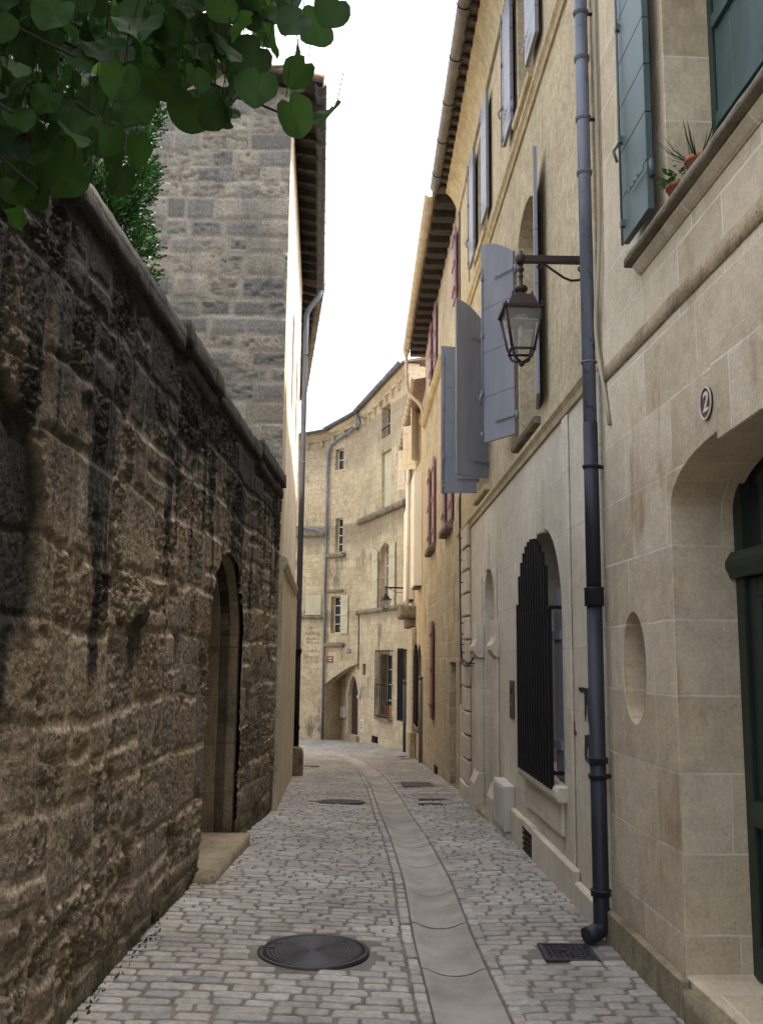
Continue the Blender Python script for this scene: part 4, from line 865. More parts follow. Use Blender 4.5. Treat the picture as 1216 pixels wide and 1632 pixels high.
    g.build('vent_slats', m_black, T)
    for i, (a, b) in enumerate(((3.42, 3.73), (3.80, 4.10))):
        C = thing('meter_cabinet', ['beige meter cabinet on the pale wall nearer the barred window', 'beige meter cabinet on the pale wall nearer the pilaster doorway'][i], 'meter cabinet', F.P(a, .0, -.05), 'beige meter cabinets by the doorway')
        MB().box(F, a, b, .0, .42, -.11, -.001).box(F, a+.02, b-.02, -.5, -.004, -.09, -.001).build('box', m_cab, C, bevel=.008)
        MB().box(F, a+.02, b-.02, .03, .40, -.119, -.1105).build('door', m_cab, C, bevel=.004)
    P = thing('intercom_panel', 'tall brown intercom panel on the pale wall left of the black window grille', 'intercom', F.P(3.5, 1.1, -.01))
    MB().box(F, 3.40, 3.64, 1.04, 1.40, -.014, -.001).build('plate', m_brown, P, bevel=.003); MB().box(F, 3.48, 3.56, 1.27, 1.33, -.018, -.0145).build('speaker', m_black, P); MB().box(F, 3.5, 3.53, 1.17, 1.185, -.02, -.0145).build('button', m_grey, P)
    # doorway: pilasters with moulded capitals, bases, reveal and door
    cap = lambda z: [(-.002, z), (-.075, z), (-.075, z+.05), (-.10, z+.09), (-.10, z+.15), (-.075, z+.17), (-.075, z+.36), (-.002, z+.36)]
    for a, b in ((4.40, 4.735), (5.665, 6.0)):
        pw = .03 if a < 5 else .07; MB().box(F, a, b, .29, 1.62, -pw, -.001).build('pilaster', m_midlow, T, bevel=.010)
        MB().sweep(F, [(-pw, 1.24+.38), (-pw-.03, 1.65), (-pw-.06, 1.70), (-pw-.06, 1.75), (-pw-.03, 1.79), (-pw-.015, 1.84), (-pw-.015, 2.02), (-.001, 2.02), (-.001, 1.62)], a-.03, b+.03).build('capital', m_midlow, T, bevel=.004)
        MB().sweep(F, [(-.001, -1), (-pw-.06, -1), (-pw-.06, .16), (-pw, .288), (-.001, .288)], a-.03, b+.05).build('pilaster_base', m_midlow, T, bevel=.008)
        MB().box(F, a+.1, b-.1 if a < 5 else b-.12, 2.022, 2.6, -.02, -.001).build('pilaster_strip', m_midlow, T, bevel=.006)
    MB().box(F, 5.50, 5.658, -.4, 2.12, .36, .62).box(F, 4.742, 4.9, -.4, 2.12, .36, .62).build('inner_jamb', m_midlow, T, bevel=.01)
    D = MB().prism(F, rect(4.6, 5.8, -.4, 2.75), .63, .69).build('door', m_wood, T)
    MB().box(F, 4.95, 5.2, 0, 1.9, .615, .629).build('door_panel', m_wood, D)
    rough('doorstep', F, 4.70, 5.70, -.6, -.06, -.10, .5, m_step, T, .06, .004, 6, .025)
    # rusticated corner strip
    z = -.02; i = 0
    MB().box(F, 6.92, 7.72, -1, -.03, -.085, -.001).build('quoin', m_midlow, T, bevel=.012)
    while z < 3.3:
        MB().box(F, 6.96, 7.70, z, z+.29, -.06, -.001).build('quoin', m_midlow, T, bevel=.014); z += .315
    # eaves: coved soffit, tile edge, gutter
    L = F.L
    MB().sweep(F, [(.001, 8.62), (-.03, 8.62), (-.035, 8.70), (-.07, 8.82), (-.13, 8.93), (-.215, 9.02), (-.215, 9.10), (.001, 9.10)], -.0, L).build('coved_soffit', m_trim, T)
    R = MB().sweep(F, [(-.33, 9.105), (-.33, 9.17), (5, 10.7), (5, 9.105)], 0, L).build('roof', m_tile, T)
    u = .1
    while u < L: MB().tube([F.P(u, 9.065, -.335), F.P(u, 9.065, -.2)], .032, 8).build('tile_end', m_raft, R); u += .235
    half_gutter(F.P(-.2, 9.12, -.385), F.P(L+.02, 9.12, -.385), .085, m_gut, R, bands=9, bandmat=m_black)
    MB().tube(bend([F.P(.3, 8.56, -.012), F.P(2.5, 8.57, -.012), F.P(4.5, 8.55, -.012), F.P(6.9, 8.56, -.012), F.P(6.95, 8.2, -.012), F.P(6.97, 6.9, -.012)], None, .1), .006, 6).build('cable', m_cable, T)
    for i, (pts, lab) in enumerate((([F.P(7.6, 3.9, -.09), F.P(7.45, 2.9, -.10), F.P(7.35, 1.9, -.10), F.P(7.15, 1.52, -.10), F.P(6.6, 1.50, -.09), F.P(6.2, 1.66, -.03)], 'black cable with clips looping below the pale rusticated strip'),
                                   ([F.P(8.25, 8.6, -.015), F.P(8.2, 3.8, -.015), F.P(8.15, .95, -.015)], 'long thin black cable running down beside the rusticated strip'))):
        c = thing('cable', lab, 'cable', pts[-1]); b = bend(pts, None, .4); MB().tube(b, .011, 8).build('line', m_cable, c)
        for k in range(1, len(b)-1, 2): p = b[k]; MB().box(F, 0, 0, 0, 0, 0, 0) and MB().tube([p, p+Vector((F.n[0]*.08, F.n[1]*.08, 0))], .008, 6).build('clip', m_cable, c)
    # graffiti streaks
    gp = lambda x, y: F.px(x, y)
    for nm, mat, pl, lab in (('graffiti_mark', m_graf, [(932, 1100, .34, .035), (936, 1112, .16, .10), (939, 1132, .075, .20), (933, 1128, .04, .16), (943, 1140, .05, .22), (938, 1182, .14, .09), (934, 1192, .06, .17), (940, 1200, .05, .15), (944, 1190, .05, .20)], 'dripping black graffiti strokes on the pale wall behind the near downpipe'),
                             ('graffiti_mark', m_grafr, [(913, 1146, .05, .06), (915, 1156, .06, .07), (917, 1168, .08, .035)], 'small smudged red graffiti mark on the pale wall left of the downpipe')):
        pl = [(*gp(x, y), w, h) for x, y, w, h in pl]
        m = MB(); r = random.Random(5)
        for u, z, w, h in pl:
            pts = [(u+w/2*math.cos(a)*(1+r.uniform(-.35, .25)), z+h/2*math.copysign(abs(math.sin(a))**.7, math.sin(a))*(1+r.uniform(-.2, .15))) for a in [2*math.pi*i/18 for i in range(18)]]; k_ = pl.index((u, z, w, h)); m.prism(F, pts, -.004-.0004*k_, -.001)
        o = m.build(nm, mat); tag(o, lab, 'graffiti')
build_mid_house()

# ================================================================ RIGHT: YELLOW RUBBLE HOUSE
def build_rubble_house():
    F = TF; T = thing('rubble_house', 'yellow rubble stone house with mauve shutters and a cream gutter', 'house', F.P(3, -.6)); L = F.L
    lower = [(1.25, 2.05, 3.86, 5.6), (4.85, 5.65, 3.92, 5.65)]; upper = [(.05, .75, 7.3, 8.5), (4.5, 5.3, 7.5, 8.8)]
    holes = [rect(*q) for q in lower+upper[1:]]+[rect(.55, 1.55, -2, 1.55), rect(5.2, 6.0, .5, 2.3)]
    MB().prism(F, rect(.004, L, -2, 9.0), 0, .38, holes).build('wall', m_rub, T)
    MB().box(F, L-.4, L, -2, 9, .382, 5).build('side_wall', m_rub, T); MB().box(F, .3, 1.8, -2, 1.8, .384, .5).build('blocked_doorway', m_rub, T)
    k = -1 if (F.n@np.array([-F.d[1], F.d[0]])) > 0 else 1
    for i, (a, b, z0, z1) in enumerate(lower):
        w = win(F, T, a, b, z0, z1, .24, m_grey, 2, 3)
        shutter(w, F.P(a-.02, 0, -.03), F.d*-1, .42, z0-.02, z1, m_mauve, n=3, side=-k); shutter(w, F.P(b+.02, 0, -.03), F.d, .42, z0-.02, z1, m_mauve, n=3, side=k)
        rough('sill', F, a-.25, b+.3, z0-.17, z0-.04, -.13, .2, m_sill, w, .06, .012, 8, .03)
    for i, (a, b, z0, z1) in enumerate(upper):
        w = win(F, T, a, b, z0, z1, .24 if i else -.03, m_grey, 2, 2) if i else None
        if w is None: shutter(T, F.P(.10, 0, -.03), F.d, .42, z0, z1, m_mauve, n=3, side=k)
        else: shutter(w, F.P(a-.02, 0, -.03), F.d*-1, .42, z0, z1, m_mauve, n=3, side=-k); shutter(w, F.P(b+.02, 0, -.03), F.d, .42, z0, z1, m_mauve, n=3, side=k)
    w = win(F, T, 5.2, 6.0, .5, 2.3, .2, m_grey, 2, 3); shutter(w, F.P(5.18, 0, -.03), F.d*-1, .55, .42, 2.34, m_red, n=3, side=-k)
    MB().sweep(F, [(-.001, 7.02), (-.06, 7.04), (-.11, 7.10), (-.11, 7.16), (-.001, 7.2)], 2.6, L).build('string_course', m_trim, T)
    MB().box(F, 3.95, 4.35, -.72, -.40, -.035, -.001).build('vent', m_black, T, bevel=.006)
    R = MB().sweep(F, [(-.42, 9.06), (-.42, 9.13), (5, 10.7), (5, 9.06)], 0.02, L+.25).build('roof', m_tile, T)
    u = .12; i = 0
    while u < L+.15: MB().sweep(F, [(-.36, 8.90+.0), (-.36, 9.055), (.2, 9.055), (.2, 8.90)], u, u+.22).build('rafter', m_raft, T); u += .48; i += 1
    half_gutter(F.P(.04, 9.05, -.46), F.P(L+.15, 9.05, -.46), .088, m_gutc, R, bands=18)
    D = thing('downpipe', 'cream downpipe with a swan neck bend under the end of the cream gutter', 'downpipe', F.P(L, 6.9, -.1))
    pipe(D, bend([F.P(L+.1, 9.0, -.46), F.P(L+.1, 7.95, -.44), F.P(L-.05, 7.55, -.06), F.P(L-.05, 7.1, -.06)], None, .22), .042, m_gutc, (), 'swan_neck'); MB().lathe(F.P(L+.1, 8.93, -.46), [(.045, -.1), (.085, .02), (.085, .06), (.05, .06)], 14).build('funnel', m_gutc, D)
build_rubble_house()

# ================================================================ RIGHT: HOUSE WITH WHITE CLADDING
def build_clad_house():
    F = F4; T = thing('clad_house', 'narrow yellow house with white ribbed boxes, cream shutters and barred windows', 'house', F.P(3, -1)); L = F.L
    g1 = arch(1.0, 2.2, .05, 1.5, 1.95, 10)
    MB().prism(F, rect(.004, L, -2.5, 8.0), 0, .35, [g1, rect(4.9, 5.7, 6.6, 8.0-.3), rect(1.9, 2.7, 6.6, 7.7)]).build('wall', m_plas2, T)
    MB().box(F, L-.4, L, -2.5, 8, .352, 5).build('side_wall', m_plas2, T)
    w = win(F, T, 1.0, 2.2, .05, 1.9, .2, m_grey, 2, 3); grille(F, w, .98, 2.2, .0, 1.95, -.09, 9, m_black, lambda u: 1.5+.45*math.sqrt(max(0, 1-((u-1.6)/.65)**2)), (.1, .5, .85), .02)
    rough('sill', F, .85, 2.35, -.14, .0, -.1, .2, m_sill, w, .06, .01, 8, .03)
    k = -1 if (F.n@np.array([-F.d[1], F.d[0]])) > 0 else 1
    for a, b in ((1.9, 2.7), (4.9, 5.7)):
        w = win(F, T, a, b, 6.6, 7.7, .2, m_grey, 2, 2); shutter(w, F.P(a-.02, 0, -.03), F.d*-.9+F.n*-.5, .42, 6.6, 7.95, m_creamw, n=3, side=-k); shutter(w, F.P(b+.02, 0, -.03), F.d*.6-F.n*.8, .42, 6.6, 7.8, m_creamw, n=3, side=k)
    for (a, b, z0, z1, w0) in ((.9, 2.1, 3.35, 6.15, -.19), (3.9, 5.2, 3.2, 5.75, -.21)):
        m = MB().box(F, a, b, z0+.002, z1, w0, -.002); o = m.build('cladding_box', m_white, T)
        r = MB()
        for i in range(7): q = w0+.02+(-w0-.04)*i/6; r.box(F, a-.012, a-.0005, z0, z1, q-.012, q+.012)
        for i in range(14): q = a+.03+(b-a-.06)*i/13; r.box(F, q-.02, q+.02, z0, z1, w0-.012, w0-.0005)
        r.build('ribs', m_white, o); MB().box(F, a+.04, b-.04, z0-.03, z0, w0+.03, -.01).build('dark_underside', m_brown, o)
    rough('corbel_ledge', F, 2.9, 4.6, 2.66, 2.98, -.42, .1, m_sill, T, .07, .02, 6, .06); rough('corbel', F, 3.1, 4.2, 2.4, 2.66, -.26, .1, m_sill, T, .07, .02, 6, .06)
    MB().box(F, 2.7, 3.6, -2.5, 2.4, -.12, -.001).build('pier', m_rub, T, bevel=.02); MB().box(F, 2.65, 3.75, -2.5, -.25, -.18, -.001).build('pier_base', m_rub, T, bevel=.03)
    R = MB().sweep(F, [(-.26, 8.12), (-.26, 8.2), (5, 9.6), (5, 8.0), (.0, 8.0)], -.1, L+.2, -.35).build('roof', m_tile, T)
    half_gutter(F.P(-.05, 8.3, -.26), F.P(L+.1, 7.9, -.30), .08, m_gutc, R, bands=16, bandmat=m_gut)
    D = thing('downpipe', 'white vertical pipe between the white ribbed boxes at the far end', 'downpipe', F.P(3.4, 3, -.1)); pipe(D, [F.P(3.7, 7.0, -.2), F.P(3.7, 3.0, -.2)], .05, m_white, [6.4, 4.6], 'upper_pipe', 1.15)
    D = thing('downpipe', 'short dark grey pipe with a boot standing beside the red shutter', 'downpipe', F.P(.3, -.9, -.08)); pipe(D, [F.P(.25, 1.2, -.06), F.P(.25, -.95, -.06)], .045, m_gut, [1.15, -.8], 'upper_pipe', 1.2)
    D = thing('downpipe', 'slate grey downpipe on the corner pier beside the narrow black grille', 'downpipe', F.P(L-.6, -1, -.1)); pipe(D, [F.P(L-.9, 1.0, -.12), F.P(L-.9, -1.15, -.12)], .045, m_gutb, [.9, -.3], 'upper_pipe', 1.2)
m_plas2 = stone('ochre_plaster_wall', (.45, .365, .24), (.55, .46, .325), (.52, .44, .31), .7, .33, .004, .03, .4, .6, (.28, .2, .1), .6, .52, (1, .5), pit=.2, bump=.5)
m_creamw = paint('ivory_shutter_paint', (.68, .60, .45), .55, .1)
build_clad_house()
# ================================================================ FAR CURVED HOUSE closing the street
def build_far_house():
    T = thing('far_house', 'tall cream stone house with curved front and dark stains closing the street', 'house', FA.P(3, -1.3))
    kr = lambda F: -1 if (F.n@np.array([-F.d[1], F.d[0]])) > 0 else 1
    F = FA; L = F.L; k = kr(F); zA, zB, zC, zD = 10.86, 10.44, 10.02, 9.80
    tall = rect(1.66, 2.62, 6.52, 8.46); topw = rect(1.78, 2.66, 8.95, 10.05); aw = arch(1.66, 2.74, 3.24, 5.0, 5.36, 10); gr = rect(1.36, 2.55, -.22, 1.72); bg = rect(.08, .5, -.2, 1.85)
    ven = rect(2.66, 3.36, -1.16, -.93); sv = rect(4.05, 4.42, 1.02, 1.40)
    d0, d1 = F.px(572.5, 1130)[0]+.06, F.px(556, 1130)[0]; dz0 = F.px(566, 1172)[1]; dz1 = F.px(564, 1077)[1]; dr = arch(d0, d1, dz0, dz0+(dz1-dz0)*.66, dz1, 14, 1.6)
    MB().prism(F, [(0, -2.6), (7.0, -2.6), (7.0, 1.75), (L-.002, 1.75), (L-.002, zB), (0, zA)], 0, .34, [tall, topw, aw, gr, bg, ven, sv, dr]).build('wall', m_far, T)
    w = win(F, T, 1.66, 2.62, 6.52, 8.46, .16, m_cream, 1, 2); s = MB(); s.box(F, 1.68, 2.13, 6.54, 8.44, .10, .14).box(F, 2.135, 2.60, 6.54, 8.44, .10, .14); s.build('shutter', m_cream, w)
    w = win(F, T, 1.78, 2.66, 8.95, 10.05, .2, m_grey, 2, 2); MB().tube([F.P(1.78, 9.3, .02), F.P(2.66, 9.3, .02)], .02, 6).build('rail', m_black, w)
    w = win(F, T, 1.66, 2.74, 3.24, 5.34, .22, m_creamw, 2, 3, m_curt)
    for u, s_ in ((1.62, -1), (2.78, 1)): shutter(w, F.P(u, 0, -.03), F.d*s_, .56, 3.22, 5.15, m_cream, n=3, side=k*s_, rise=.12)
    w = win(F, T, 1.36, 2.55, -.22, 1.72, .25, m_grey, 2, 4); grille(F, w, 1.30, 2.6, -.28, 1.86, -.14, 8, m_black, None, (.02, .48, .985), .014); MB().box(F, 1.25, 2.65, -.36, -.29, -.17, .1).build('sill', m_sill, w)
    P = thing('flower_box', 'terracotta planter with white flowers behind the far window bars', 'flower box', F.P(1.9, -.22, .06)); MB().prism(F, [(1.45, -.22), (2.1, -.22), (2.14, .12), (1.41, .12)], .02, .2).build('box', m_terra, P, bevel=.01)
    it = []; r = random.Random(8)
    for i in range(80): it.append((F.P(r.uniform(1.45, 2.1), r.uniform(.10, .26), r.uniform(.03, .18)), (r.uniform(-1, 1), r.uniform(-1, 1), .5), (0, 0, 1), r.uniform(.05, .09), r.random()))
    leaves_mesh('foliage', it, m_weed, P, ([(0, 0, 0), (.5, -.3, 0), (1, 0, 0), (.5, .3, 0)], [(0, 1, 2, 3)]))
    m = MB()
    for u in (1.6, 1.75, 1.95): m.lathe(F.P(u, .24, .05), [(.001, .0), (.045, .02), (.05, .04), (.001, .06)], 8)
    m.build('blossoms', m_ivory, P)
    w = win(F, T, .08, .5, -.2, 1.85, .2, m_grey, 1, 4); grille(F, w, .08, .5, -.26, 1.9, -.12, 6, m_black, None, (.06, .5, .98), .016)
    g = MB(); g.box(F, 2.66, 3.36, -1.16, -.93, .12, .15)
    for i in range(4): g.box(F, 2.66, 3.36, -1.14+i*.058, -1.12+i*.058, .02, .12)
    g.build('cellar_vent', m_black, T); MB().box(F, 4.05, 4.42, 1.02, 1.40, .06, .1).build('vent_panel', m_brown, T)
    # door under the corner arch
    D = MB().box(F, d0+.003, d1-.003, dz0, dz1-.02, .11, .17).build('door', m_wood, T); m = MB()
    for i in range(3):
        for q0, q1 in ((.06, .32), (.38, .62)): m.box(F, d0+.06+(d1-d0-.1)*i/3, d0+.0+(d1-d0-.1)*(i+1)/3, dz0+(dz1-dz0)*q0, dz0+(dz1-dz0)*q1, .098, .1095)
    m.build('panels', m_redwood, D); MB().prism(F, arch(d0-.14, d1+.14, dz0, dz0+(dz1-dz0)*.66, dz1+.14, 14, 1.6), -.025, -.001, [arch(d0, d1, dz0-.0+.002, dz0+(dz1-dz0)*.66, dz1, 14, 1.6)]).build('door_surround', m_plas, T)
    for u in (d0-.1, d1+.1): MB().box(F, u-.12, u+.12, dz0+(dz1-dz0)*.63, dz0+(dz1-dz0)*.68, -.07, -.026).build('impost', m_plas, T)
    MB().box(F, d0-.1, d1+.2, -2.5, dz0-.002, -.12, .2).build('doorstep', m_step, T, bevel=.01)
    B = thing('letter_box', 'pale metal letter box on the far wall left of the arched dark door', 'letter box', F.P(6.6, -.2, -.05)); u0, z0 = F.px(548.5, 1145, -.1); u1, z1 = F.px(541.5, 1125, -.1)
    MB().box(F, min(u0, 6.55), min(u1, 6.95), z0, z1, -.11, -.002).build('box', m_grey, B, bevel=.01); MB().box(F, min(u0, 6.55)+.06, min(u1, 6.95)-.06, z1-.16, z1-.12, -.118, -.111).build('flap', m_cab, B)
    B = thing('notice', 'small pale notice with dark scribbles on the wall right of the far arched door', 'notice', F.P(4.4, -.6, -.02)); u0, z0 = F.px(580, 1167); u1, z1 = F.px(574, 1146)
    MB().box(F, u0, u1, z0, z1, -.012, -.001).build('sheet', m_ivory, B); m = MB(); r = random.Random(2)
    m = MB(); pts = [F.P(u0+(u1-u0)*(.3+.4*((i*7) % 3)/2), z0+(z1-z0)*(.15+.7*i/9), -.016) for i in range(10)]; m.tube(pts, .012, 5); m.build('scribble', m_soot, B)
    # ledges with black drips
    rough('string_course', F, -.1, L+.02, 6.30, 6.50, -.16, .02, m_sill, T, .10, .02, 5, .06); rough('string_course', F, -.02, L+.25, 3.10, 3.26, -.10, .02, m_sill, T, .10, .014, 5, .05)
    # corner facet carried on the arch
    F = FB; k = kr(F); L2_ = F.L; q = [(0, 1.40), (.42, 1.29), (.83, 1.12), (1.25, .90), (1.735, .62)]
    A = rect(.93, 1.38, 8.48, 9.26); Bq = rect(.92, 1.31, 5.40, 6.66); Cq = rect(.93, 1.47, 2.47, 3.80)
    MB().prism(F, q+[(1.735, zC), (0, zB)], 0, .34, [A, Bq, Cq]).build('corner_wall', m_far, T)
    win(F, T, .93, 1.38, 8.48, 9.26, .16, m_creamw, 1, 2, b=.035); w = win(F, T, .92, 1.31, 5.40, 6.66, .16, m_creamw, 1, 4, b=.035); rough('sill', F, .75, 1.62, 5.20, 5.36, -.16, .05, m_sill, w, .06, .014, 8, .04)
    w = win(F, T, .93, 1.47, 2.47, 3.80, .18, m_creamw, 1, 4, b=.035); shutter(w, F.P(.90, 0, -.03), F.d*-1, .36, 2.45, 3.82, m_cream, n=3, side=-k); rough('lintel', F, .82, 1.62, 3.93, 4.05, -.07, .05, m_sill, w, .06, .01, 8, .03)
    rough('sill', F, .72, 1.72, 1.97, 2.13, -.15, .05, m_sill, w, .06, .014, 8, .04)
    fd = Fr(FA.P(6.998, 0)[:2], FB.P(1.72, 0)[:2]); MB().prism(fd, rect(-.10, fd.L+.0, -2.6, 1.75), 0, .3).build('recess_wall', m_far, T)
    v = [FB.P(u, z, .005) for u, z in q]+[FA.P(6.99, 1.70, -.0), FA.P(L+.3, 1.72, 0)]; sf = MB(); c0 = FA.P(6.98, 1.42)
    for i in range(4): sf.add([FB.P(*q[i], .33), FB.P(*q[i+1], .33), FA.P(6.97, 1.0+.2*0+.38, -.002)], [(0, 1, 2)])
    sf.build('arch_soffit', m_far, T, fix=False)
    # left facet
    F = FC; MB().prism(F, [(.002, -2.6), (5, -2.6), (5, 9.3), (0.002, zC-.02)], 0, .34).build('left_wall', m_far, T)
    rough('string_course', F, .02, 4.9, 6.02, 6.20, -.12, .02, m_sill, T, .1, .018, 5, .06); rough('string_course', F, .02, 4.9, 3.0, 3.10, -.08, .02, m_sill, T, .1, .014, 5, .04)
    s = MB()
    for i in range(6): s.box(F, .17+i*.10, .267+i*.10, 3.13, 3.87, -.05, -.02)
    s.build('shutter', m_cream, T); MB().box(F, .76, .80, 3.2, 3.3, -.04, .0).build('hinge', m_black, T)
    MB().box(F, 4.6, 5, -2.6, 9.2, .342, 6).build('side_wall', m_plas, T); MB().box(FA, .002, .34, -2.6, 10.8, .342, 7).build('side_wall', m_plas, T)
    # faded painted lettering, too worn to read
    r = random.Random(11); rows = [(2.62, .34, 6), (2.42, .55, 9), (2.22, .5, 8), (2.10, .5, 5), (1.80, .32, 5), (1.56, .5, 7), (1.38, .46, 7)]; gm = MB()
    for z, wd, n in rows:
        u = .45+wd/2
        for i in range(n):
            ww = wd/n*r.uniform(.55, .95); h = r.uniform(.05, .12)
            for j in range(r.choice([1, 2])):
                a = u-ww*(.15+.4*j); gm.prism(F, [(a, z), (a-ww*.25, z+r.uniform(-.01, .02)), (a-ww*.3, z+h), (a-ww*.05, z+h*.9)], -.004, -.001)
            if r.random() < .6: gm.prism(F, [(u, z+h*.4), (u-ww*.8, z+h*.45), (u-ww*.8, z+h*.62), (u, z+h*.6)], -.0042, -.0012)
            u -= wd/n
    gm.build('faded_lettering', m_soot, T)
    # eaves: cornice, gutter in three runs
    prof = [(.0, -.34), (-.05, -.34), (-.09, -.24), (-.16, -.16), (-.16, -.02), (.0, -.02)]
    for F, za, zb, u1 in ((FA, zA, zB, FA.L), (FB, zB, zC, FB.L), (FC, zC, zC-(zC-9.3), 5)):
        MB().sweep(F, [(w, z+za) for w, z in prof], 0, u1, zb-za).build('cornice', m_far, T)
        R = MB().sweep(F, [(-.26, za-.015), (-.26, za+.05), (3.5, za+1.1), (3.5, za+.9)], -.05, u1+.02, zb-za).build('roof', m_tile, T)
        half_gutter(F.P(-.05, za+.05, -.30), F.P(u1+.04, zb+.05, -.30), .085, m_zinc, T, bands=0)
        n = max(2, int(u1/.55)); 
        for i in range(n): u = u1*(i+.5)/n; z = za+(zb-za)*u/u1; MB().sweep(F, [(.0, z-.62), (-.06, z-.56), (-.14, z-.34), (.0, z-.34)], u-.06, u+.06).build('cornice_bracket', m_far, T)
    D = thing('downpipe', 'blue grey downpipe crossing the far house with a slanted neck and a side branch', 'downpipe', FB.P(1.70, -1.4, -.1))
    pipe(D, bend([FB.P(.05, 10.35, -.30), FB.P(.03, 10.15, -.14), FB.P(.02, 9.98, -.12), FB.P(1.55, 9.45, -.10), FB.P(1.68, 9.2, -.10), FB.P(1.68, -1.5, -.10)], None, .25), .047, m_zinc, [8.4, 5.2, 3.0, .8, -.6], 'main_pipe', 1.2)
    pipe(D, bend([FC.P(2.6, 6.62, -.12), FC.P(.35, 6.26, -.12), FB.P(1.68, 6.05, -.12)], None, .1), .04, m_zinc, (), 'branch_pipe')
    S = thing('street_sign', 'small maroon street sign with pale lettering on the far corner wall', 'street sign', FB.P(1.48, 1.5, -.02)); F = FB
    u0, z0 = F.px(531, 1056); u1, z1 = F.px(521.5, 1046); MB().box(F, u0, u1, z0, z1, -.02, -.002).build('plate', m_redsign, S); m = MB(); hgt = z1-z0
    for zf, segs in ((.62, ((.10, .2), (.34, .52), (.56, .68), (.72, .86))), (.24, ((.22, .3), (.42, .56), (.6, .72), (.76, .86)))):
        for a, b in segs: m.box(F, u1-(u1-u0)*b, u1-(u1-u0)*a, z0+hgt*zf, z0+hgt*(zf+.18), -.024, -.0205)
    m.build('lettering', m_ivory, S)
    S = thing('house_number', 'tiny blue house number plate above the far corner arch', 'number plate', FB.P(.5, 1.8, -.02)); u0, z0 = F.px(559, 1041); u1, z1 = F.px(554.5, 1034); MB().box(F, u0, u1, z0, z1, -.02, -.002).build('plate', m_blue, S)
    text_mesh('4', .14, F, (u0+u1)/2, (z0+z1)/2, -.0215, m_ivory, S, 'numeral', .003, 0, True)
    c = MB().tube([FA.P(4.86, 3.1, -.02), FA.P(4.84, 1.2, -.02)], .02, 6).build('cable', m_cable); tag(c, 'dark vertical cable on the far house running down to the corner arch', 'cable')
m_redwood = paint('dark_red_wood', (.055, .02, .016), .7, .4, stretch=(6, 6, .4))
build_far_house()

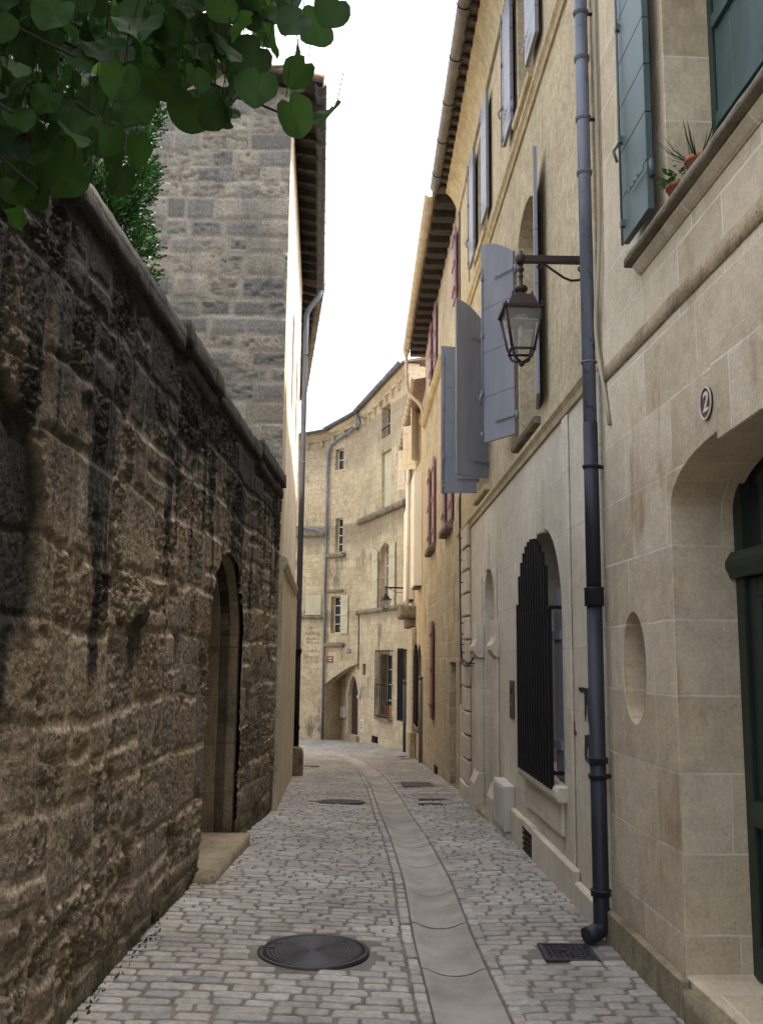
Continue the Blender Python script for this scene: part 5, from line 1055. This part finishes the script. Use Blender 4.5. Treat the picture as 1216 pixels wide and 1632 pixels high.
# ================================================================ LANTERNS on wall brackets
def lantern(p_wall, arm, label, s=1.13):
    A = Vector((arm[0], arm[1], 0)).normalized(); B = Vector((-A.y, A.x, 0)); Z = Vector((0, 0, 1)); Wp = Vector(p_wall); Ln = Vector((arm[0], arm[1])).length
    T = thing('street_lamp', label, 'street lamp', p_wall, 'old lanterns on scrolled wall brackets'); C = Wp+A*Ln
    def q(a, b, z): return C+A*a+B*b+Z*z
    b = MB(); b.obox(((Wp+A*Ln*.5).x, (Wp+A*Ln*.5).y), A, B, 0, Ln, .04, Wp.z-.025, Wp.z+.025); b.build('arm', m_lamp, T, bevel=.004)
    b = MB(); sc = []
    for i in range(22): t = i/21; a = -.16+(t)*0; sc.append(None)
    def S(pts, r=.008): return MB().tube([Wp+A*x+Z*z for x, z in pts], r, 8)
    sp = lambda cx, cz, r0, r1, a0, a1, n=16: [(cx+(r0+(r1-r0)*i/n)*math.cos(a0+(a1-a0)*i/n), cz+(r0+(r1-r0)*i/n)*math.sin(a0+(a1-a0)*i/n)) for i in range(n+1)]
    body = sp(Ln-.13, -.05, .008, .026, 3.6, -.3+6.28-1.2, 14)[::-1]
    S(sp(Ln-.125, -.045, .026, .012, .5*math.pi, 2*math.pi*.98, 12)+[], .007).build('scroll', m_lamp, T)
    S([(Ln-.125, -.018), (Ln-.16, -.03), (Ln-.22, -.075), (Ln-.29, -.125), (Ln-.34, -.145), (Ln-.39, -.14), (.0, -.12)] if Ln > .4 else [(Ln-.12, -.018), (Ln*.5, -.08), (.03, -.14), (0, -.13)], .009).build('brace', m_lamp, T)
    S(sp(.035, -.055, .042, .010, 1.4, 1.4+5.6, 22), .007).build('scroll', m_lamp, T)
    MB().lathe(C+Z*0, [(.001, -.034), (.022, -.03), (.03, -.012), (.03, .012), (.022, .03), (.012, .036), (.010, .052), (.001, .056)], 16).build('arm_boss', m_lamp, T)
    MB().lathe(C, [(.014, -.03), (.014, -.055), (.021, -.06), (.021, -.072), (.012, -.08), (.012, -.10), (.019, -.108), (.012, -.115), (.012, -.165), (.035, -.172), (.043, -.188), (.035, -.204), (.02, -.212), (.034, -.232), (.034, -.238)], 18).build('stem', m_lamp, T)
    def ring(z, h, t=.012, zz=0): return [(-h, -h, z), (h, -h, z), (h, h, z), (-h, h, z)]
    def frustum(m, z0, h0, z1, h1):
        v = [q(*p) for p in ring(z0, h0)]+[q(*p) for p in ring(z1, h1)]; m.add(v, [(0, 1, 2, 3), (4, 7, 6, 5)]+[(i, (i+1) % 4, 4+(i+1) % 4, 4+i) for i in range(4)])
    m = MB(); frustum(m, -.236, .062, -.315, .092); m.build('cap', m_lamp, T, bevel=.003)
    m = MB(); frustum(m, -.3155, .098, -.322, .124); frustum(m, -.3225, .124, -.338, .122); m.build('canopy', m_lamp, T)
    for sx_ in (-1, 1):
        for sy_ in (-1, 1):
            MB().lathe(q(sx_*.058, sy_*.058, -.235), [(.004, 0), (.007, .008), (.001, .016)], 8).build('finial', m_lamp, T); MB().lathe(q(sx_*.105, sy_*.105, -.317), [(.004, 0), (.008, .01), (.001, .019)], 8).build('finial', m_lamp, T)
            MB().tube([q(sx_*.108, sy_*.108, -.335), q(sx_*.062, sy_*.062, -.58)], .0085, 6).build('corner_bar', m_lamp, T)
            MB().tube([q(sx_*.062, sy_*.062, -.58), q(sx_*.05, sy_*.05, -.612), q(sx_*.03, sy_*.03, -.625), q(0, 0, -.64)], .008, 6).build('foot_scroll', m_lamp, T)
    m = MB(); z = -.575
    for h, z in ((.068, -.572),):
        for sg in (-1, 1): m.tube([q(-h, sg*h, z), q(h, sg*h, z)], .008, 6); m.tube([q(sg*h, -h, z), q(sg*h, h, z)], .008, 6)
    m.build('bottom_ring', m_lamp, T); MB().lathe(q(0, 0, -.655), [(.001, -.012), (.016, 0), (.02, .012), (.008, .024)], 12).build('drop_finial', m_lamp, T)
    for i in range(4):
        c, s_ = [(1, 0), (0, 1), (-1, 0), (0, -1)][i]; t = (-s_, c)
        pt = lambda h, w, z: q(c*h+t[0]*w, s_*h+t[1]*w, z); MB().add([], []) ; m = MB(); m.add([pt(.104, -.10, -.338), pt(.104, .10, -.338), pt(.066, .06, -.568), pt(.066, -.06, -.568)], [(0, 1, 2, 3)]); m.build('pane', m_lglass, T, fix=False)
    m = MB(); m.obox((C.x, C.y), A, B, 0, .17, .17, C.z-.405, C.z-.400); m.build('reflector', m_grey, T); MB().lathe(q(0, 0, -.40), [(.04, 0), (.04, .05), (.02, .06)], 14).build('lamp_holder', m_grey, T)
    MB().lathe(q(0, 0, -.40), [(.001, -.10), (.016, -.09), (.018, -.05), (.014, 0)], 14).build('bulb', m_ivory, T)
    for o in T.children:
        if o.name.split('.')[0] in ('arm', 'scroll', 'brace'): continue
        for v in o.data.vertices: v.co = C+(v.co-C)*s
lantern(MF.P(.26, 4.265, -.0), (-MF.n[0]*.44, -MF.n[1]*.44), 'brown four sided lantern on a scrolled bracket beside the near downpipe')
lantern(FA.P(.25, 3.74), (-FA.n[0]*.62, -FA.n[1]*.62), 'small distant lantern on a scrolled bracket before the far arched window')

# ================================================================ TREES
def leaf_shape():
    out = []; n = 18
    for i in range(n+1):
        a = math.pi*(-1+2*i/n)*.985; r = .52*(1-.10*math.cos(a))+.05*math.cos(2*a)
        out.append((.46-r*math.cos(a)*1.0+.0, r*math.sin(a)*1.08))
    pts = [(0.10, 0, 0), (.42, 0, -.05), (.98, 0, .02)]; fs = []
    # heart-like outline with a notch at the stalk
    rim = []
    for i in range(19):
        t = i/18; a = t*math.pi*2; r = .5+.04*math.sin(3*a)
        x = .5-.5*math.cos(a); y = .60*math.sin(a)*(1-.18*math.cos(a)*-1)
        if i in (0, 18): x, y = .12, 0
        elif i in (1, 17): x, y = -.03, .17*(1 if i == 1 else -1)
        elif i in (2, 16): x, y = .02, .38*(1 if i == 2 else -1)
        rim.append((x, y, .22*abs(y)+.06*math.sin(a*5+1)-.16*max(0, x-.5)**1.5))
    b = len(pts); pts += rim
    for i in range(18): fs.append((1, b+i, b+i+1))
    return pts, fs
def build_judas_tree():
    T = thing('judas_tree', 'overhanging tree with broad rounded dark green leaves above the left wall', 'tree', (-2.6, 2.6, 0))
    r = random.Random(12); t = MB(); base = Vector((-2.6, 2.6, -.1)); t.tube([base, (-2.58, 2.55, 1.5), (-2.5, 2.5, 2.6), (-2.3, 2.4, 3.5)], [.16, .13, .11, .08], 12); t.build('trunk', m_bark, T)
    def W(x, y, d): q = ray(x, y); L = d/np.linalg.norm(q); return Vector((q[0]*L, q[1]*L, EYE+q[2]*L))
    hub = Vector((-2.3, 2.4, 3.5)); bm_ = MB(); ends = []
    for (x, y, d) in ((470, 190, 2.5), (520, 60, 2.3), (300, 160, 2.2), (180, 200, 2.0), (60, 300, 1.9), (380, 40, 2.5), (250, 20, 2.2), (120, 90, 1.9), (20, 180, 1.8)):
        e = W(x, y, d); m1 = hub.lerp(e, .4)+Vector((0, 0, .28)); m2 = hub.lerp(e, .75)+Vector((0, 0, .12)); pts = bend([hub, m1, m2, e], None, .3, 4); n = len(pts)
        MB().tube(pts, [.016*(1-i/n)**1.3+.0022 for i in range(n)], 7).build('branch', m_bark, T); ends.append((e, pts))
    items = []; tw = MB()
    low = np.array([(-60, 380), (0, 350), (60, 335), (110, 265), (160, 275), (210, 262), (250, 215), (300, 200), (370, 205), (420, 120), (445, 205), (480, 205), (525, 195), (540, 100), (555, 30)])
    def add(x, y, d, size, ang=None):
        P = W(x, y, d); ax = Vector((r.uniform(-.8, .8), r.uniform(-.6, .6), -1+r.uniform(0, .4))) if ang is None else ang
        nr = Vector((r.uniform(-1.2, 1.2), -1+r.uniform(-.3, .9), r.uniform(-.5, .9))); P0 = P-ax.normalized()*size*.5
        items.append((P0, ax, nr, size, r.random())); tw.tube([P0, P0+Vector((r.uniform(-.02, .02), r.uniform(-.02, .02), .05+r.random()*.05))], .0013, 4, False)
    # fringe of single leaves seen against wall and sky
    for x, y, s in ((500, 45, .092), (530, 15, .07), (517, 180, .075), (470, 188, .115), (476, 118, .085), (412, 140, .09), (360, 175, .088), (300, 178, .105), (335, 185, .075), (222, 235, .088), (165, 240, .105), (215, 175, .10), (190, 285, .09),
                    (75, 235, .095), (100, 280, .105), (60, 310, .10), (28, 340, .095), (30, 265, .085), (10, 230, .09), (120, 190, .11), (155, 160, .09), (70, 160, .1), (40, 295, .08), (450, 30, .09), (435, 70, .08), (400, 95, .09), (455, 15, .10), (110, 245, .10), (140, 250, .085), (250, 130, .1)):
        add(x+r.uniform(-4, 4), y+r.uniform(-4, 4), r.uniform(1.95, 2.3), s*r.uniform(.72, .92))
    n = 0
    while n < 900:
        x = r.uniform(-140, 480); yb = np.interp(x, low[:, 0], low[:, 1])-30; y = r.uniform(-260, yb)
        if x > 385 and (y > 45 or x > 430) and r.random() < .95: continue
        if r.random() > (1.1 if y < yb*.62 else .55): continue
        add(x, y, r.uniform(1.95, 3.2), r.choice([r.uniform(.04, .065), r.uniform(.06, .085)])); n += 1
    tw.build('leaf_stalks', m_bark, T)['kind'] = 'stuff'
    leaves_mesh('crown', items, m_leaf, T, leaf_shape())
build_judas_tree()
def build_thuja():
    T = thing('thuja_tree', 'dense dark evergreen with feathery sprays standing behind the garden wall', 'tree', (-2.75, 8.6, 0)); c = Vector((-2.90, 8.6, 0))
    MB().tube([c+Vector((0, 0, -.2)), c+Vector((0, 0, 4)), c+Vector((.05, 0, 7.6))], [.2, .15, .03], 10).build('trunk', m_bark, T); r = random.Random(31); it = []
    for i in range(16):
        z = r.uniform(2.5, 7); a = r.uniform(0, 6.28); MB().tube([c+Vector((0, 0, z)), c+Vector((math.cos(a)*.6, math.sin(a)*.6, z+.6))], [.03, .008], 6).build('limb', m_bark, T)
    tufts = []
    for i in range(780):
        z = r.uniform(2.6, 7.7); R = .74*min(1, (8.3-z)/1.5)*(.82+.25*mnoise.noise(Vector((z*1.3, i*.11, 0)))); a = r.uniform(0, 6.28); q = R*math.sqrt(r.uniform(.2, 1)); tufts.append((c+Vector((math.cos(a)*q, math.sin(a)*q, z)), a, r.random()))
    for P, a, tn in tufts:
        for j in range(58):
            d = Vector((math.cos(a)+r.uniform(-.9, .9), math.sin(a)+r.uniform(-.9, .9), r.uniform(-.1, 1.5))).normalized(); s = P+d*r.uniform(0, .13)+Vector((r.uniform(-.05, .05), r.uniform(-.05, .05), r.uniform(-.06, .06)))
            it.append((s, d, Vector((r.uniform(-1, 1), r.uniform(-1, 1), r.uniform(-1, 1))), r.uniform(.045, .085), min(1, max(0, tn+r.uniform(-.25, .25)))))
    leaves_mesh('crown', it, m_cyp, T, ([(0, -.05, 0), (0, .05, 0), (.35, .24, .03), (.4, .05, 0), (.8, .2, .04), (1, 0, 0), (.8, -.2, .04), (.4, -.05, 0), (.35, -.24, .03)], [(0, 1, 3, 7), (1, 2, 3), (7, 8, 0), (3, 4, 5), (3, 5, 7), (5, 6, 7)]))
build_thuja()
# weeds along the foot of the left wall
def build_weeds():
    r = random.Random(77); it = []
    for i in range(110):
        y = r.choice([r.uniform(3.6, 6.0), r.uniform(3.6, 9.5), r.gauss(4.6, .3), r.gauss(5.4, .2)]); x = np.interp(y, [0, 11], [-1.395, -1.187])+r.uniform(.0, .05); 
        it.append(((x, y, float(gzx(x, y))-.005), (r.uniform(-.2, .9), r.uniform(-.8, .8), r.uniform(.3, 1.2)), (r.uniform(-1, 1), r.uniform(-1, 1), 1), r.uniform(.015, .035), r.random()*.4))
    o = leaves_mesh('weeds', it, m_weed, None, ([(0, 0, 0), (.5, -.25, .05), (1, 0, 0), (.5, .25, .05)], [(0, 1, 2, 3)])); o['kind'] = 'stuff'; tag(o, 'sparse low weeds growing where the rough left wall meets the cobbles', 'weeds')
build_weeds()
